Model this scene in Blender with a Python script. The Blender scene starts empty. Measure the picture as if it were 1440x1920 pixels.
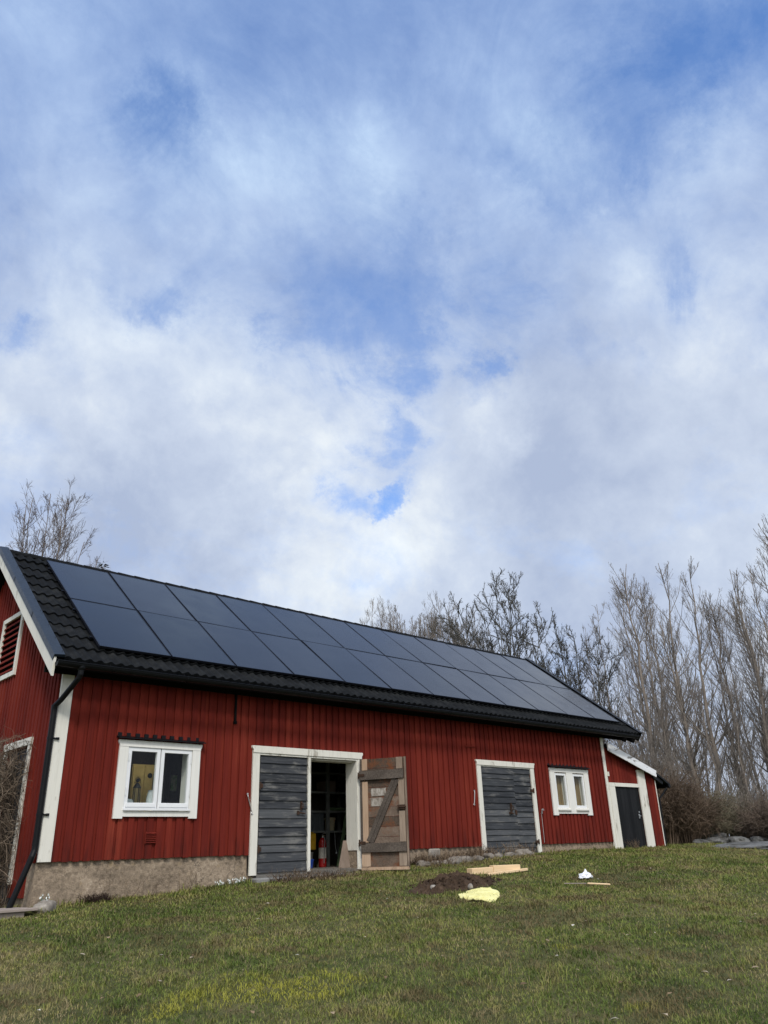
import bpy, bmesh, math, random
import numpy as np
from mathutils import Vector, Matrix
R = math.radians
random.seed(7)
rng = np.random.default_rng(11)
S = bpy.context.scene
COL = S.collection

# ------------------------------------------------------------------ camera
CAM = Vector((-4.0203, -10.7889, 0.0154))
cam_data = bpy.data.cameras.new("camera")
cam = bpy.data.objects.new("camera", cam_data)
COL.objects.link(cam)
yaw, pit, rol = 0.7619, 0.4130, -0.0344
fw = Vector((math.sin(yaw)*math.cos(pit), math.cos(yaw)*math.cos(pit), math.sin(pit)))
rt = Vector((math.cos(yaw), -math.sin(yaw), 0))
up = rt.cross(fw)
r2 = rt*math.cos(rol) + up*math.sin(rol)
u2 = -rt*math.sin(rol) + up*math.cos(rol)
M = Matrix((r2, u2, -fw)).transposed().to_4x4()
M.translation = CAM
cam.matrix_world = M
cam_data.sensor_fit = 'VERTICAL'
cam_data.sensor_height = 24.0
cam_data.lens = 1438.12/1920*24.0
cam_data.clip_start = 0.1
cam_data.clip_end = 3000
S.camera = cam
S.view_settings.view_transform = 'Standard'
S.view_settings.look = 'None'
S.view_settings.exposure = 0.14
S.view_settings.gamma = 1.0
S.view_settings.use_curve_mapping = False
S.cycles.max_bounces = 8
S.cycles.transparent_max_bounces = 12

# ------------------------------------------------------------------ sun and sky
SUN_EL, SUN_AZ = R(46), R(214)      # azimuth from +Y towards +X
sun_dir = Vector((math.sin(SUN_AZ)*math.cos(SUN_EL), math.cos(SUN_AZ)*math.cos(SUN_EL), math.sin(SUN_EL)))
sd_ = bpy.data.lights.new("sun", 'SUN')
sd_.energy = 1.9
sd_.angle = R(10)
sd_.color = (1.0, 0.955, 0.89)
sun = bpy.data.objects.new("sun", sd_)
COL.objects.link(sun)
sun.rotation_euler = sun_dir.to_track_quat('Z', 'Y').to_euler()

W = bpy.data.worlds.new("World")
S.world = W
W.use_nodes = True
wt = W.node_tree
wt.nodes.clear()

def N(nt, typ, **kw):
    n = nt.nodes.new(typ)
    for k, v in kw.items():
        setattr(n, k, v)
    return n
def math_(nt, op, a, b=None, c=None, clamp=False):
    n = N(nt, 'ShaderNodeMath', operation=op, use_clamp=clamp)
    for i, v in enumerate((a, b, c)):
        if v is None: continue
        if isinstance(v, (int, float)): n.inputs[i].default_value = v
        else: nt.links.new(v, n.inputs[i])
    return n.outputs[0]
def vmath(nt, op, a, b=None, scale=None):
    n = N(nt, 'ShaderNodeVectorMath', operation=op)
    for i, v in enumerate((a, b)):
        if v is None: continue
        if isinstance(v, (tuple, list, Vector)): n.inputs[i].default_value = v
        else: nt.links.new(v, n.inputs[i])
    if scale is not None: n.inputs['Scale'].default_value = scale
    return n.outputs['Value'] if op in ('DISTANCE', 'DOT_PRODUCT', 'LENGTH') else n.outputs[0]
def noise(nt, vec, scale, detail=4, rough=0.5, dist=0.0, out=0, lac=2.0):
    n = N(nt, 'ShaderNodeTexNoise')
    n.inputs['Scale'].default_value = scale
    n.inputs['Detail'].default_value = detail
    n.inputs['Roughness'].default_value = rough
    n.inputs['Distortion'].default_value = dist
    n.inputs['Lacunarity'].default_value = lac
    if vec is not None: nt.links.new(vec, n.inputs['Vector'])
    return n.outputs[out]
def ramp(nt, fac, stops, interp='LINEAR'):
    n = N(nt, 'ShaderNodeValToRGB')
    n.color_ramp.interpolation = interp
    e = n.color_ramp.elements
    while len(e) > 1: e.remove(e[-1])
    for i, (p, c) in enumerate(stops):
        el = e[0] if i == 0 else e.new(p)
        el.position = p
        if isinstance(c, (int, float)): c = (c, c, c)
        el.color = (*c[:3], 1)
    nt.links.new(fac, n.inputs[0])
    return n.outputs[0]
def mixc(nt, fac, a, b, blend='MIX'):
    n = N(nt, 'ShaderNodeMix', data_type='RGBA', blend_type=blend)
    for s, v in ((0, fac), (6, a), (7, b)):
        if isinstance(v, (int, float)): n.inputs[s].default_value = v
        elif isinstance(v, (tuple, list)): n.inputs[s].default_value = (*v[:3], 1)
        else: nt.links.new(v, n.inputs[s])
    return n.outputs[2]
def maprange(nt, v, a, b, c=0.0, d=1.0, smooth=True):
    n = N(nt, 'ShaderNodeMapRange', interpolation_type='SMOOTHSTEP' if smooth else 'LINEAR')
    nt.links.new(v, n.inputs[0])
    for i, x in enumerate((a, b, c, d)): n.inputs[i+1].default_value = x
    return n.outputs[0]

# thinner (blue) and thicker places of the cloud deck: direction x, y, z, radius, weight
GAPS = [ (0.271,0.589,0.761,0.052,-0.50), (0.272,0.559,0.784,0.038,-0.30), (0.275,0.528,0.803,0.062,-0.15), (0.353,0.428,0.832,0.097,-0.25), (0.624,0.177,0.761,0.083,-0.50), (0.643,0.112,0.758,0.083,-0.45), (0.629,0.234,0.741,0.062,-0.45), (0.607,0.305,0.733,0.062,-0.30), (0.636,0.315,0.704,0.055,-0.20), (0.187,0.819,0.543,0.031,-0.30), (0.293,0.755,0.586,0.055,-0.30), (0.342,0.724,0.599,0.055,-0.25), (0.429,0.678,0.597,0.042,-0.32), (0.527,0.568,0.633,0.083,-0.18), (0.591,0.560,0.581,0.042,-0.30), (0.608,0.470,0.640,0.090,-0.15), (0.677,0.500,0.540,0.035,-0.45), (0.624,0.662,0.416,0.024,-0.75), (0.584,0.692,0.425,0.038,-0.35), (0.637,0.636,0.435,0.028,-0.30), (0.759,0.283,0.587,0.055,-0.12), (0.736,0.391,0.552,0.028,-0.20), (0.598,0.621,0.506,0.035,-0.20), (0.440,0.515,0.736,0.118,0.22), (0.521,0.434,0.735,0.104,0.25), (0.176,0.697,0.695,0.097,0.22), (0.165,0.622,0.765,0.097,0.10), (0.707,0.143,0.692,0.062,0.25), (0.700,0.248,0.670,0.083,0.15), (0.269,0.819,0.508,0.111,0.50), (0.372,0.745,0.553,0.090,0.45), (0.349,0.809,0.474,0.139,0.40), (0.439,0.737,0.514,0.097,0.35), (0.440,0.793,0.422,0.139,0.45), (0.706,0.507,0.495,0.055,0.50), (0.647,0.492,0.582,0.083,0.20), (0.796,0.373,0.476,0.139,0.35), (0.808,0.267,0.526,0.104,0.35), (0.853,0.311,0.418,0.139,0.40), (0.754,0.502,0.424,0.125,0.40), (0.523,0.703,0.483,0.076,0.30), (0.402,0.611,0.682,0.104,0.20), (0.184,0.757,0.627,0.083,0.20), (0.665,0.660,0.349,0.153,0.35), (0.838,0.421,0.346,0.208,0.35), (0.264,0.715,0.647,0.104,0.25), (0.383,0.661,0.646,0.090,0.20), (0.652,0.361,0.667,0.076,0.15), (0.667,0.419,0.615,0.076,0.25) ]
# sunlit (+) and grey (-) places of the cloud deck
LIGHT = [ (0.256,0.820,0.511,0.090,0.60), (0.383,0.739,0.555,0.076,0.50), (0.702,0.517,0.490,0.042,0.60), (0.242,0.885,0.397,0.062,0.50), (0.527,0.708,0.471,0.055,0.30), (0.802,0.284,0.525,0.090,0.30), (0.588,0.719,0.371,0.076,0.45), (0.680,0.634,0.367,0.076,0.40), (0.835,0.436,0.336,0.069,0.25), (0.393,0.816,0.424,0.132,-0.50), (0.800,0.450,0.397,0.153,-0.50), (0.440,0.515,0.736,0.083,0.30), (0.524,0.437,0.731,0.083,0.30), (0.887,0.303,0.348,0.083,0.30), (0.365,0.859,0.359,0.111,-0.30), (0.568,0.759,0.319,0.097,0.30) ]

def build_sky():
    nt = wt
    tc = N(nt, 'ShaderNodeTexCoord')
    d = vmath(nt, 'NORMALIZE', tc.outputs['Generated'])
    sep = N(nt, 'ShaderNodeSeparateXYZ'); nt.links.new(d, sep.inputs[0])
    z = sep.outputs[2]
    # cloud deck as a flat layer seen from below
    zz = math_(nt, 'ADD', math_(nt, 'MAXIMUM', z, 0.0), 0.22)
    inv = math_(nt, 'DIVIDE', 1.0, zz)
    comb = N(nt, 'ShaderNodeCombineXYZ')
    nt.links.new(math_(nt, 'MULTIPLY', sep.outputs[0], inv), comb.inputs[0])
    nt.links.new(math_(nt, 'MULTIPLY', sep.outputs[1], inv), comb.inputs[1])
    deck = comb.outputs[0]
    wn = noise(nt, d, 4.4, 9, 0.70, 0, out=1)
    wv = vmath(nt, 'SCALE', vmath(nt, 'SUBTRACT', wn, (0.5, 0.5, 0.5)), scale=0.25)
    dw = vmath(nt, 'ADD', d, wv)
    def blobs(L, base):
        acc = base
        for x, y, zv, r, w in L:
            dist = vmath(nt, 'DISTANCE', dw, (x, y, zv))
            acc = math_(nt, 'ADD', acc, maprange(nt, dist, r*1.7, r*0.1, 0.0, w))
        return acc
    base = noise(nt, deck, 2.0, 9, 0.62, 0.5)
    wisp = noise(nt, vmath(nt, 'MULTIPLY', vmath(nt, 'ADD', deck, wv), (1.0, 3.2, 1.0)), 2.2, 9, 0.64, 1.0)
    fine = noise(nt, d, 5.5, 10, 0.66, 0.9)
    dens = math_(nt, 'MULTIPLY_ADD', math_(nt, 'SUBTRACT', base, 0.5), 1.6, 0.70)
    dens = math_(nt, 'MULTIPLY_ADD', math_(nt, 'SUBTRACT', wisp, 0.5), 0.9, dens)
    dens = math_(nt, 'MULTIPLY_ADD', math_(nt, 'SUBTRACT', fine, 0.5), 1.5, dens)
    dens = blobs([(a, b, z_, r*1.0, w*((1.35 if z_ < .68 else 1.05) if w < 0 else .55)) for a, b, z_, r, w in GAPS], dens)
    dens = math_(nt, 'ADD', dens, maprange(nt, z, 0.36, 0.10, 0.0, 0.45))
    soft = maprange(nt, dens, -0.30, 1.0, 0.10, 1.0, smooth=False)
    crisp = maprange(nt, dens, 0.22, 0.72, 0.12, 1.0)                # heaped lower clouds have firmer edges
    veil = N(nt, 'ShaderNodeMix'); nt.links.new(maprange(nt, z, 0.70, 0.55, 0.0, 0.36), veil.inputs[0])
    nt.links.new(soft, veil.inputs[2]); nt.links.new(crisp, veil.inputs[3]); veil = veil.outputs[0]
    # cloud light
    ln = noise(nt, d, 3.6, 7, 0.58, 0.2)
    lf = noise(nt, d, 13.0, 6, 0.6, 0.2)
    li = math_(nt, 'MULTIPLY_ADD', math_(nt, 'SUBTRACT', ln, 0.5), 2.9, 0.40)
    li = math_(nt, 'MULTIPLY_ADD', math_(nt, 'SUBTRACT', lf, 0.5), 1.3, li)
    li = blobs([(a, b, c, r*1.15, w*.8) for a, b, c, r, w in LIGHT], li)
    li = math_(nt, 'MULTIPLY_ADD', li, 0.62, 0.19)
    low = ramp(nt, li, [(0.0, (3.9, 4.65, 6.3)), (0.5, (5.6, 6.35, 7.7)), (1.0, (8.3, 8.8, 9.1))])
    high = ramp(nt, li, [(0.0, (2.1, 3.2, 5.9)), (0.5, (3.5, 4.8, 7.4)), (1.0, (5.2, 6.8, 9.0))])
    el = maprange(nt, z, 0.47, 0.80)
    cloud = mixc(nt, el, low, high)
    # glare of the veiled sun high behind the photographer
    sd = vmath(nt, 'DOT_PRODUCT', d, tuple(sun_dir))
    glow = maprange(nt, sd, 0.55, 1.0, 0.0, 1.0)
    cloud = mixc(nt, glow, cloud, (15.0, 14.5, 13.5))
    sky = N(nt, 'ShaderNodeTexSky', sky_type='NISHITA', sun_disc=False, sun_elevation=SUN_EL,
            sun_rotation=SUN_AZ, altitude=50, air_density=1.0, dust_density=0.6, ozone_density=1.4)
    blue = mixc(nt, 1.0, sky.outputs[0], SKY_TINT, 'MULTIPLY')
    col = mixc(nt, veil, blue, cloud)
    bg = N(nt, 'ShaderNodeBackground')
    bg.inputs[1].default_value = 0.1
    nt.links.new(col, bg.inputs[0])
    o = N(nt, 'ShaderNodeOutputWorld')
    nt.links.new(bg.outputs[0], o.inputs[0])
SKY_TINT = (1.1, 1.62, 2.25)
build_sky()

# ------------------------------------------------------------------ object helpers
WORLD = {}
def props(o, label=None, cat=None, group=None, kind=None):
    for k, v in (('label', label), ('category', cat), ('group', group), ('kind', kind)):
        if v: o[k] = v
    return o
def thing(name, label, cat, loc=(0, 0, 0), group=None):
    o = bpy.data.objects.new(name, None)
    o.empty_display_size = 0.2
    COL.objects.link(o)
    o.location = loc
    WORLD[o] = Vector(loc)
    return props(o, label, cat, group)
def link_mesh(name, me, mats, parent=None, smooth=False, label=None):
    """link mesh data given in world coordinates; its origin goes to the middle of its base"""
    o = bpy.data.objects.new(name, me)
    n = len(me.vertices)
    co = np.empty(n*3, np.float32); me.vertices.foreach_get('co', co); co = co.reshape(-1, 3)
    c = (co.min(0)+co.max(0))/2; c[2] = co[:, 2].min()
    co -= c
    me.vertices.foreach_set('co', co.ravel()); me.update()
    for m in (mats if isinstance(mats, (list, tuple)) else [mats]): me.materials.append(m)
    COL.objects.link(o)
    c = Vector(c.tolist())
    WORLD[o] = c
    if parent is not None:
        o.parent = parent
        o.location = c - WORLD[parent]
    else:
        o.location = c
    if smooth: me.polygons.foreach_set('use_smooth', [True]*len(me.polygons))
    if label: o['label'] = label
    return o
class MB:
    def __init__(s, xf=None):
        s.v = []; s.f = []; s.m = []; s.xf = xf
    def add(s, vs, fs, mi=0):
        b = len(s.v)
        s.v += [tuple(s.xf(p)) if s.xf else tuple(p) for p in vs]
        s.f += [tuple(b+i for i in f) for f in fs]
        s.m += [mi]*len(fs)
    def hexa(s, p, mi=0):
        """8 corners: 0-3 one end (counter clockwise), 4-7 the other"""
        s.add(p, [(3, 2, 1, 0), (4, 5, 6, 7), (0, 1, 5, 4), (1, 2, 6, 5), (2, 3, 7, 6), (3, 0, 4, 7)], mi)
    def box(s, x0, x1, y0, y1, z0, z1, mi=0):
        s.hexa([(x0, y0, z0), (x1, y0, z0), (x1, y1, z0), (x0, y1, z0),
                (x0, y0, z1), (x1, y0, z1), (x1, y1, z1), (x0, y1, z1)], mi)
    def beam(s, a, b, w, h, mi=0, upv=(0, 0, 1)):
        a = Vector(a); b = Vector(b); d = (b-a).normalized(); u = Vector(upv)
        sd = d.cross(u).normalized(); u = sd.cross(d)
        q = [(-w/2, -h/2), (w/2, -h/2), (w/2, h/2), (-w/2, h/2)]
        s.hexa([a+sd*i+u*j for i, j in q]+[b+sd*i+u*j for i, j in q], mi)
    def tube(s, pts, rad, n=10, mi=0, caps=True):
        pts = [Vector(p) for p in pts]
        if isinstance(rad, (int, float)): rad = [rad]*len(pts)
        vs = []; prev = None
        for i, p in enumerate(pts):
            t = (pts[min(i+1, len(pts)-1)]-pts[max(i-1, 0)]).normalized()
            if prev is None:
                a = Vector((0, 0, 1)) if abs(t.z) < 0.9 else Vector((1, 0, 0))
                prev = t.cross(a).normalized()
            prev = (prev-t*prev.dot(t)).normalized()
            q = t.cross(prev)
            for k in range(n):
                an = 2*math.pi*k/n
                vs.append(p+(prev*math.cos(an)+q*math.sin(an))*rad[i])
        fs = [(i*n+k, i*n+(k+1) % n, (i+1)*n+(k+1) % n, (i+1)*n+k) for i in range(len(pts)-1) for k in range(n)]
        if caps: fs += [tuple(range(n-1, -1, -1)), tuple((len(pts)-1)*n+k for k in range(n))]
        s.add(vs, fs, mi)
    def lathe(s, c, prof, n=16, mi=0):
        vs = [(c[0]+r*math.cos(2*math.pi*k/n), c[1]+r*math.sin(2*math.pi*k/n), c[2]+z) for r, z in prof for k in range(n)]
        fs = [(i*n+k, i*n+(k+1) % n, (i+1)*n+(k+1) % n, (i+1)*n+k) for i in range(len(prof)-1) for k in range(n)]
        fs += [tuple(range(n-1, -1, -1)), tuple((len(prof)-1)*n+k for k in range(n))]
        s.add(vs, fs, mi)
    def poly(s, pts, d, mi=0):
        """flat outline extruded by the vector d"""
        n = len(pts); d = Vector(d)
        vs = [Vector(p) for p in pts]+[Vector(p)+d for p in pts]
        s.add(vs, [tuple(range(n-1, -1, -1)), tuple(range(n, 2*n))]+[(i, (i+1) % n, n+(i+1) % n, n+i) for i in range(n)], mi)
    def build(s, name, mats, parent=None, smooth=False, label=None, bevel=0):
        me = bpy.data.meshes.new(name)
        me.from_pydata(s.v, [], s.f)
        me.polygons.foreach_set('material_index', s.m)
        bm = bmesh.new(); bm.from_mesh(me)
        bmesh.ops.recalc_face_normals(bm, faces=bm.faces)
        bm.to_mesh(me); bm.free()
        o = link_mesh(name, me, mats, parent, smooth, label)
        if bevel:
            b = o.modifiers.new('bevel', 'BEVEL'); b.width = bevel; b.segments = 1; b.limit_method = 'ANGLE'
        return o
def quick_mesh(name, v, f_flat, nper):
    """mesh from numpy arrays; every face has nper corners"""
    me = bpy.data.meshes.new(name)
    nf = len(f_flat)//nper
    me.vertices.add(len(v)); me.vertices.foreach_set('co', np.ascontiguousarray(v, np.float32).ravel())
    me.loops.add(len(f_flat)); me.loops.foreach_set('vertex_index', np.ascontiguousarray(f_flat, np.int32))
    me.polygons.add(nf); me.polygons.foreach_set('loop_start', np.arange(nf, dtype=np.int32)*nper)
    try: me.polygons.foreach_set('loop_total', np.full(nf, nper, np.int32))
    except Exception: pass
    me.update(calc_edges=True)
    return me

# ------------------------------------------------------------------ materials
def mat(name, rough=0.8, spec=0.3):
    m = bpy.data.materials.new(name); m.use_nodes = True
    nt = m.node_tree; b = nt.nodes['Principled BSDF']
    b.inputs['Roughness'].default_value = rough
    b.inputs['Specular IOR Level'].default_value = spec
    return m, nt, b
def position(nt, sc=(1, 1, 1), obj=False):
    if obj: p = N(nt, 'ShaderNodeTexCoord').outputs['Object']
    else: p = N(nt, 'ShaderNodeNewGeometry').outputs['Position']
    return vmath(nt, 'MULTIPLY', p, sc)
def island(nt):
    return N(nt, 'ShaderNodeNewGeometry').outputs['Random Per Island']
def bump(nt, b, h, strength=0.3, dist=0.01):
    n = N(nt, 'ShaderNodeBump')
    n.inputs['Strength'].default_value = strength
    n.inputs['Distance'].default_value = dist
    nt.links.new(h, n.inputs['Height'])
    nt.links.new(n.outputs[0], b.inputs['Normal'])
def setc(nt, b, c):
    if isinstance(c, (tuple, list)): b.inputs['Base Color'].default_value = (*c[:3], 1)
    else: nt.links.new(c, b.inputs['Base Color'])
def wood(name, stops, axis='z', rough=0.8, isl=0.35, fine=60, bumpd=0.004, spec=0.25, patch=None, bstr=0.4, obj=False):
    """painted or bare wood: grain stretched along one axis, a tone per board, blotches of wear"""
    m, nt, b = mat(name, rough, spec)
    k = {'x': (0.05, 1, 1), 'y': (1, 0.05, 1), 'z': (1, 1, 0.05)}[axis]
    k2 = {'x': (0.3, 1, 1), 'y': (1, 0.3, 1), 'z': (1, 1, 0.3)}[axis]
    i = island(nt)
    p = position(nt, k, obj)
    off = N(nt, 'ShaderNodeCombineXYZ'); nt.links.new(math_(nt, 'MULTIPLY', i, 37.0), off.inputs[0]); nt.links.new(math_(nt, 'MULTIPLY', i, 11.0), off.inputs[2])
    p = vmath(nt, 'ADD', p, off.outputs[0])
    g = noise(nt, p, fine, 5, 0.6, 0.6)
    g2 = noise(nt, position(nt, k2, obj), 3.0, 5, 0.6)
    t = math_(nt, 'MULTIPLY_ADD', math_(nt, 'SUBTRACT', g, 0.5), 0.9, 0.5)
    t = math_(nt, 'MULTIPLY_ADD', math_(nt, 'SUBTRACT', g2, 0.5), 0.7, t)
    t = math_(nt, 'MULTIPLY_ADD', math_(nt, 'SUBTRACT', i, 0.5), isl, t)
    c = ramp(nt, t, stops)
    if patch:
        col, lo, hi, sc = patch
        pn = noise(nt, position(nt, k2, obj), sc, 6, 0.65, 0.4)
        pn = math_(nt, 'MULTIPLY_ADD', math_(nt, 'SUBTRACT', g, 0.5), 0.35, pn)
        c = mixc(nt, maprange(nt, pn, lo, hi), c, col)
    setc(nt, b, c)
    bump(nt, b, g, bstr, bumpd)
    return m
def mottled(name, stops, scale=4, rough=0.85, bumpd=0.01, bscale=30, spec=0.25, bstr=0.5, isl=0.0, detail=7):
    m, nt, b = mat(name, rough, spec)
    p = position(nt)
    n1 = noise(nt, p, scale, detail, 0.62)
    n2 = noise(nt, p, bscale, 5, 0.6)
    t = math_(nt, 'MULTIPLY_ADD', math_(nt, 'SUBTRACT', n2, 0.5), 0.45, n1)
    if isl: t = math_(nt, 'MULTIPLY_ADD', math_(nt, 'SUBTRACT', island(nt), 0.5), isl, t)
    setc(nt, b, ramp(nt, t, stops))
    bump(nt, b, n2, bstr, bumpd)
    return m
def plain(name, c, rough=0.5, spec=0.4, metal=0.0, var=0.25, scale=9):
    m, nt, b = mat(name, rough, spec)
    n1 = noise(nt, position(nt), scale, 5, 0.6)
    lo = tuple(x*(1-var) for x in c); hi = tuple(min(1, x*(1+var)) for x in c)
    setc(nt, b, ramp(nt, n1, [(0.25, lo), (0.75, hi)]))
    b.inputs['Metallic'].default_value = metal
    r = maprange(nt, noise(nt, position(nt), scale*3, 4), 0.3, 0.7, rough*0.85, min(1, rough*1.15))
    nt.links.new(r, b.inputs['Roughness'])
    return m

def red_paint():
    m, nt, b = mat('red_distemper', 0.9, 0.12)
    i = island(nt)
    off = N(nt, 'ShaderNodeCombineXYZ'); nt.links.new(math_(nt, 'MULTIPLY', i, 31.0), off.inputs[0])
    p = vmath(nt, 'ADD', position(nt, (1, 1, 0.03)), off.outputs[0])
    g = noise(nt, p, 55, 5, 0.6, 0.5)
    big = noise(nt, position(nt, (1, 1, 0.35)), 1.6, 5, 0.6)
    t = math_(nt, 'MULTIPLY_ADD', math_(nt, 'SUBTRACT', g, 0.5), 0.8, 0.5)
    t = math_(nt, 'MULTIPLY_ADD', math_(nt, 'SUBTRACT', big, 0.5), 0.85, t)
    t = math_(nt, 'MULTIPLY_ADD', math_(nt, 'SUBTRACT', i, 0.5), 0.36, t)
    c = ramp(nt, t, [(0.0, (0.060, 0.010, 0.007)), (0.40, (0.132, 0.0165, 0.0112)), (0.7, (0.176, 0.0245, 0.0150)), (1.0, (0.25, 0.048, 0.027))])
    # scuffs down to bare wood, small and rare
    s = noise(nt, position(nt, (1, 1, 0.12)), 26, 4, 0.7, 0.8)
    c = mixc(nt, maprange(nt, s, 0.77, 0.83, 0, 0.6), c, (0.36, 0.17, 0.10))
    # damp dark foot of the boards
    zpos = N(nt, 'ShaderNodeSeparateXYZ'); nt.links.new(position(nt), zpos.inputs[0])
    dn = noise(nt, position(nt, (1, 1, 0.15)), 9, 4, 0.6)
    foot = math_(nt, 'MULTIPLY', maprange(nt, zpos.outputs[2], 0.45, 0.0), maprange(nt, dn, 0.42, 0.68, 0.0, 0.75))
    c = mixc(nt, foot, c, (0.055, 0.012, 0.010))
    setc(nt, b, c)
    bump(nt, b, g, 0.5, 0.004)
    return m
MT = {}
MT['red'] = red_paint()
MT['white'] = wood('white_paint', [(0.1, (0.62, 0.605, 0.55)), (0.45, (0.76, 0.745, 0.69)), (0.9, (0.82, 0.81, 0.76))], 'z', 0.6, isl=0.12, fine=40,
                   patch=((0.42, 0.40, 0.33), 0.66, 0.82, 5.0), bumpd=0.002)
MT['white_worn'] = wood('worn_white_paint', [(0.1, (0.56, 0.54, 0.47)), (0.5, (0.72, 0.70, 0.62)), (0.9, (0.79, 0.77, 0.70))], 'z', 0.7, isl=0.12, fine=40,
                   patch=((0.34, 0.31, 0.25), 0.56, 0.72, 6.0), bumpd=0.003)
MT['white_sash'] = plain('white_sash_paint', (0.78, 0.79, 0.79), 0.35, 0.4, var=0.04)
MT['white_flaky'] = wood('flaking_white_paint', [(0.1, (0.62, 0.63, 0.64)), (0.9, (0.82, 0.83, 0.84))], 'x', 0.7, isl=0.1, fine=30,
                   patch=((0.16, 0.15, 0.14), 0.60, 0.68, 9.0), bumpd=0.004)
MT['slate'] = wood('dark_slate_paint', [(0.05, (0.014, 0.015, 0.017)), (0.45, (0.046, 0.049, 0.054)), (0.95, (0.10, 0.104, 0.108))], 'x', 0.55, isl=0.5, fine=55,
                   patch=((0.17, 0.166, 0.155), 0.50, 0.74, 7.0), bumpd=0.006, spec=0.14, bstr=0.6)
MT['black_door'] = wood('black_door_paint', [(0.05, (0.005, 0.0052, 0.006)), (0.5, (0.010, 0.0105, 0.0115)), (0.95, (0.022, 0.0225, 0.024))], 'z', 0.6, isl=0.4, fine=45, bumpd=0.004, spec=0.12)
MT['grey_wood'] = wood('grey_weathered_wood', [(0.05, (0.035, 0.027, 0.021)), (0.4, (0.095, 0.070, 0.052)), (0.7, (0.165, 0.122, 0.093)), (1.0, (0.28, 0.22, 0.17))], 'x', 0.85, isl=0.6, fine=50, bumpd=0.008, bstr=0.7, obj=True,
                   patch=((0.15, 0.058, 0.026), 0.47, 0.66, 3.4))
MT['pale_wood'] = wood('pale_weathered_wood', [(0.05, (0.07, 0.052, 0.039)), (0.4, (0.235, 0.178, 0.133)), (0.7, (0.34, 0.268, 0.205)), (1.0, (0.52, 0.43, 0.35))], 'z', 0.85, isl=0.3, fine=50, bumpd=0.006, bstr=0.6, obj=True,
                   patch=((0.105, 0.08, 0.062), 0.48, 0.68, 4.0))
MT['tan_wood'] = wood('tan_bare_wood', [(0.05, (0.20, 0.13, 0.085)), (0.4, (0.40, 0.275, 0.185)), (0.7, (0.50, 0.365, 0.26)), (1.0, (0.60, 0.47, 0.36))], 'z', 0.85, isl=0.3, fine=50, bumpd=0.006, bstr=0.6, obj=True,
                   patch=((0.20, 0.13, 0.085), 0.55, 0.75, 4.0))
MT['ledge_wood'] = wood('dark_grey_wood', [(0.05, (0.022, 0.018, 0.015)), (0.5, (0.080, 0.065, 0.054)), (1.0, (0.21, 0.175, 0.145))], 'x', 0.88, isl=0.4, fine=55, bumpd=0.008, bstr=0.7, obj=True)
MT['new_wood'] = wood('fresh_sawn_wood', [(0.05, (0.55, 0.36, 0.19)), (0.5, (0.74, 0.53, 0.31)), (1.0, (0.84, 0.66, 0.43))], 'x', 0.75, isl=0.2, fine=30, bumpd=0.003, obj=True)
MT['deck_wood'] = wood('walkway_wood', [(0.05, (0.13, 0.105, 0.09)), (0.5, (0.27, 0.225, 0.195)), (1.0, (0.38, 0.32, 0.28))], 'x', 0.88, isl=0.3, fine=50, bumpd=0.006)
MT['concrete'] = None
MT['tile'] = mottled('black_roof_tile', [(0.2, (0.005, 0.0055, 0.006)), (0.55, (0.010, 0.011, 0.012)), (0.85, (0.024, 0.0255, 0.026))], 5, 0.85, 0.003, 60, 0.10, isl=0.25)
MT['black_metal'] = plain('black_coated_metal', (0.0045, 0.005, 0.006), 0.45, 0.2, var=0.3)
MT['flash_metal'] = plain('dark_flashing_metal', (0.016, 0.021, 0.028), 0.40, 0.45, var=0.2)
MT['soffit'] = wood('black_eaves_boards', [(0.1, (0.004, 0.004, 0.0045)), (0.9, (0.011, 0.0105, 0.0105))], 'x', 0.9, spec=0.08, isl=0.3, fine=40)
MT['inner'] = mottled('dark_inner_boards', [(0.2, (0.045, 0.038, 0.03)), (0.8, (0.11, 0.095, 0.075))], 3, 0.9)
MT['floor'] = mottled('dusty_concrete_floor', [(0.2, (0.10, 0.095, 0.085)), (0.8, (0.21, 0.20, 0.18))], 3, 0.9)
MT['steel'] = plain('bright_steel', (0.55, 0.55, 0.54), 0.35, 0.5, metal=0.9, var=0.15)
MT['rust'] = mottled('rusty_iron', [(0.2, (0.02, 0.014, 0.011)), (0.6, (0.06, 0.032, 0.02)), (0.9, (0.12, 0.06, 0.035))], 25, 0.8, 0.003, 90)

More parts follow.
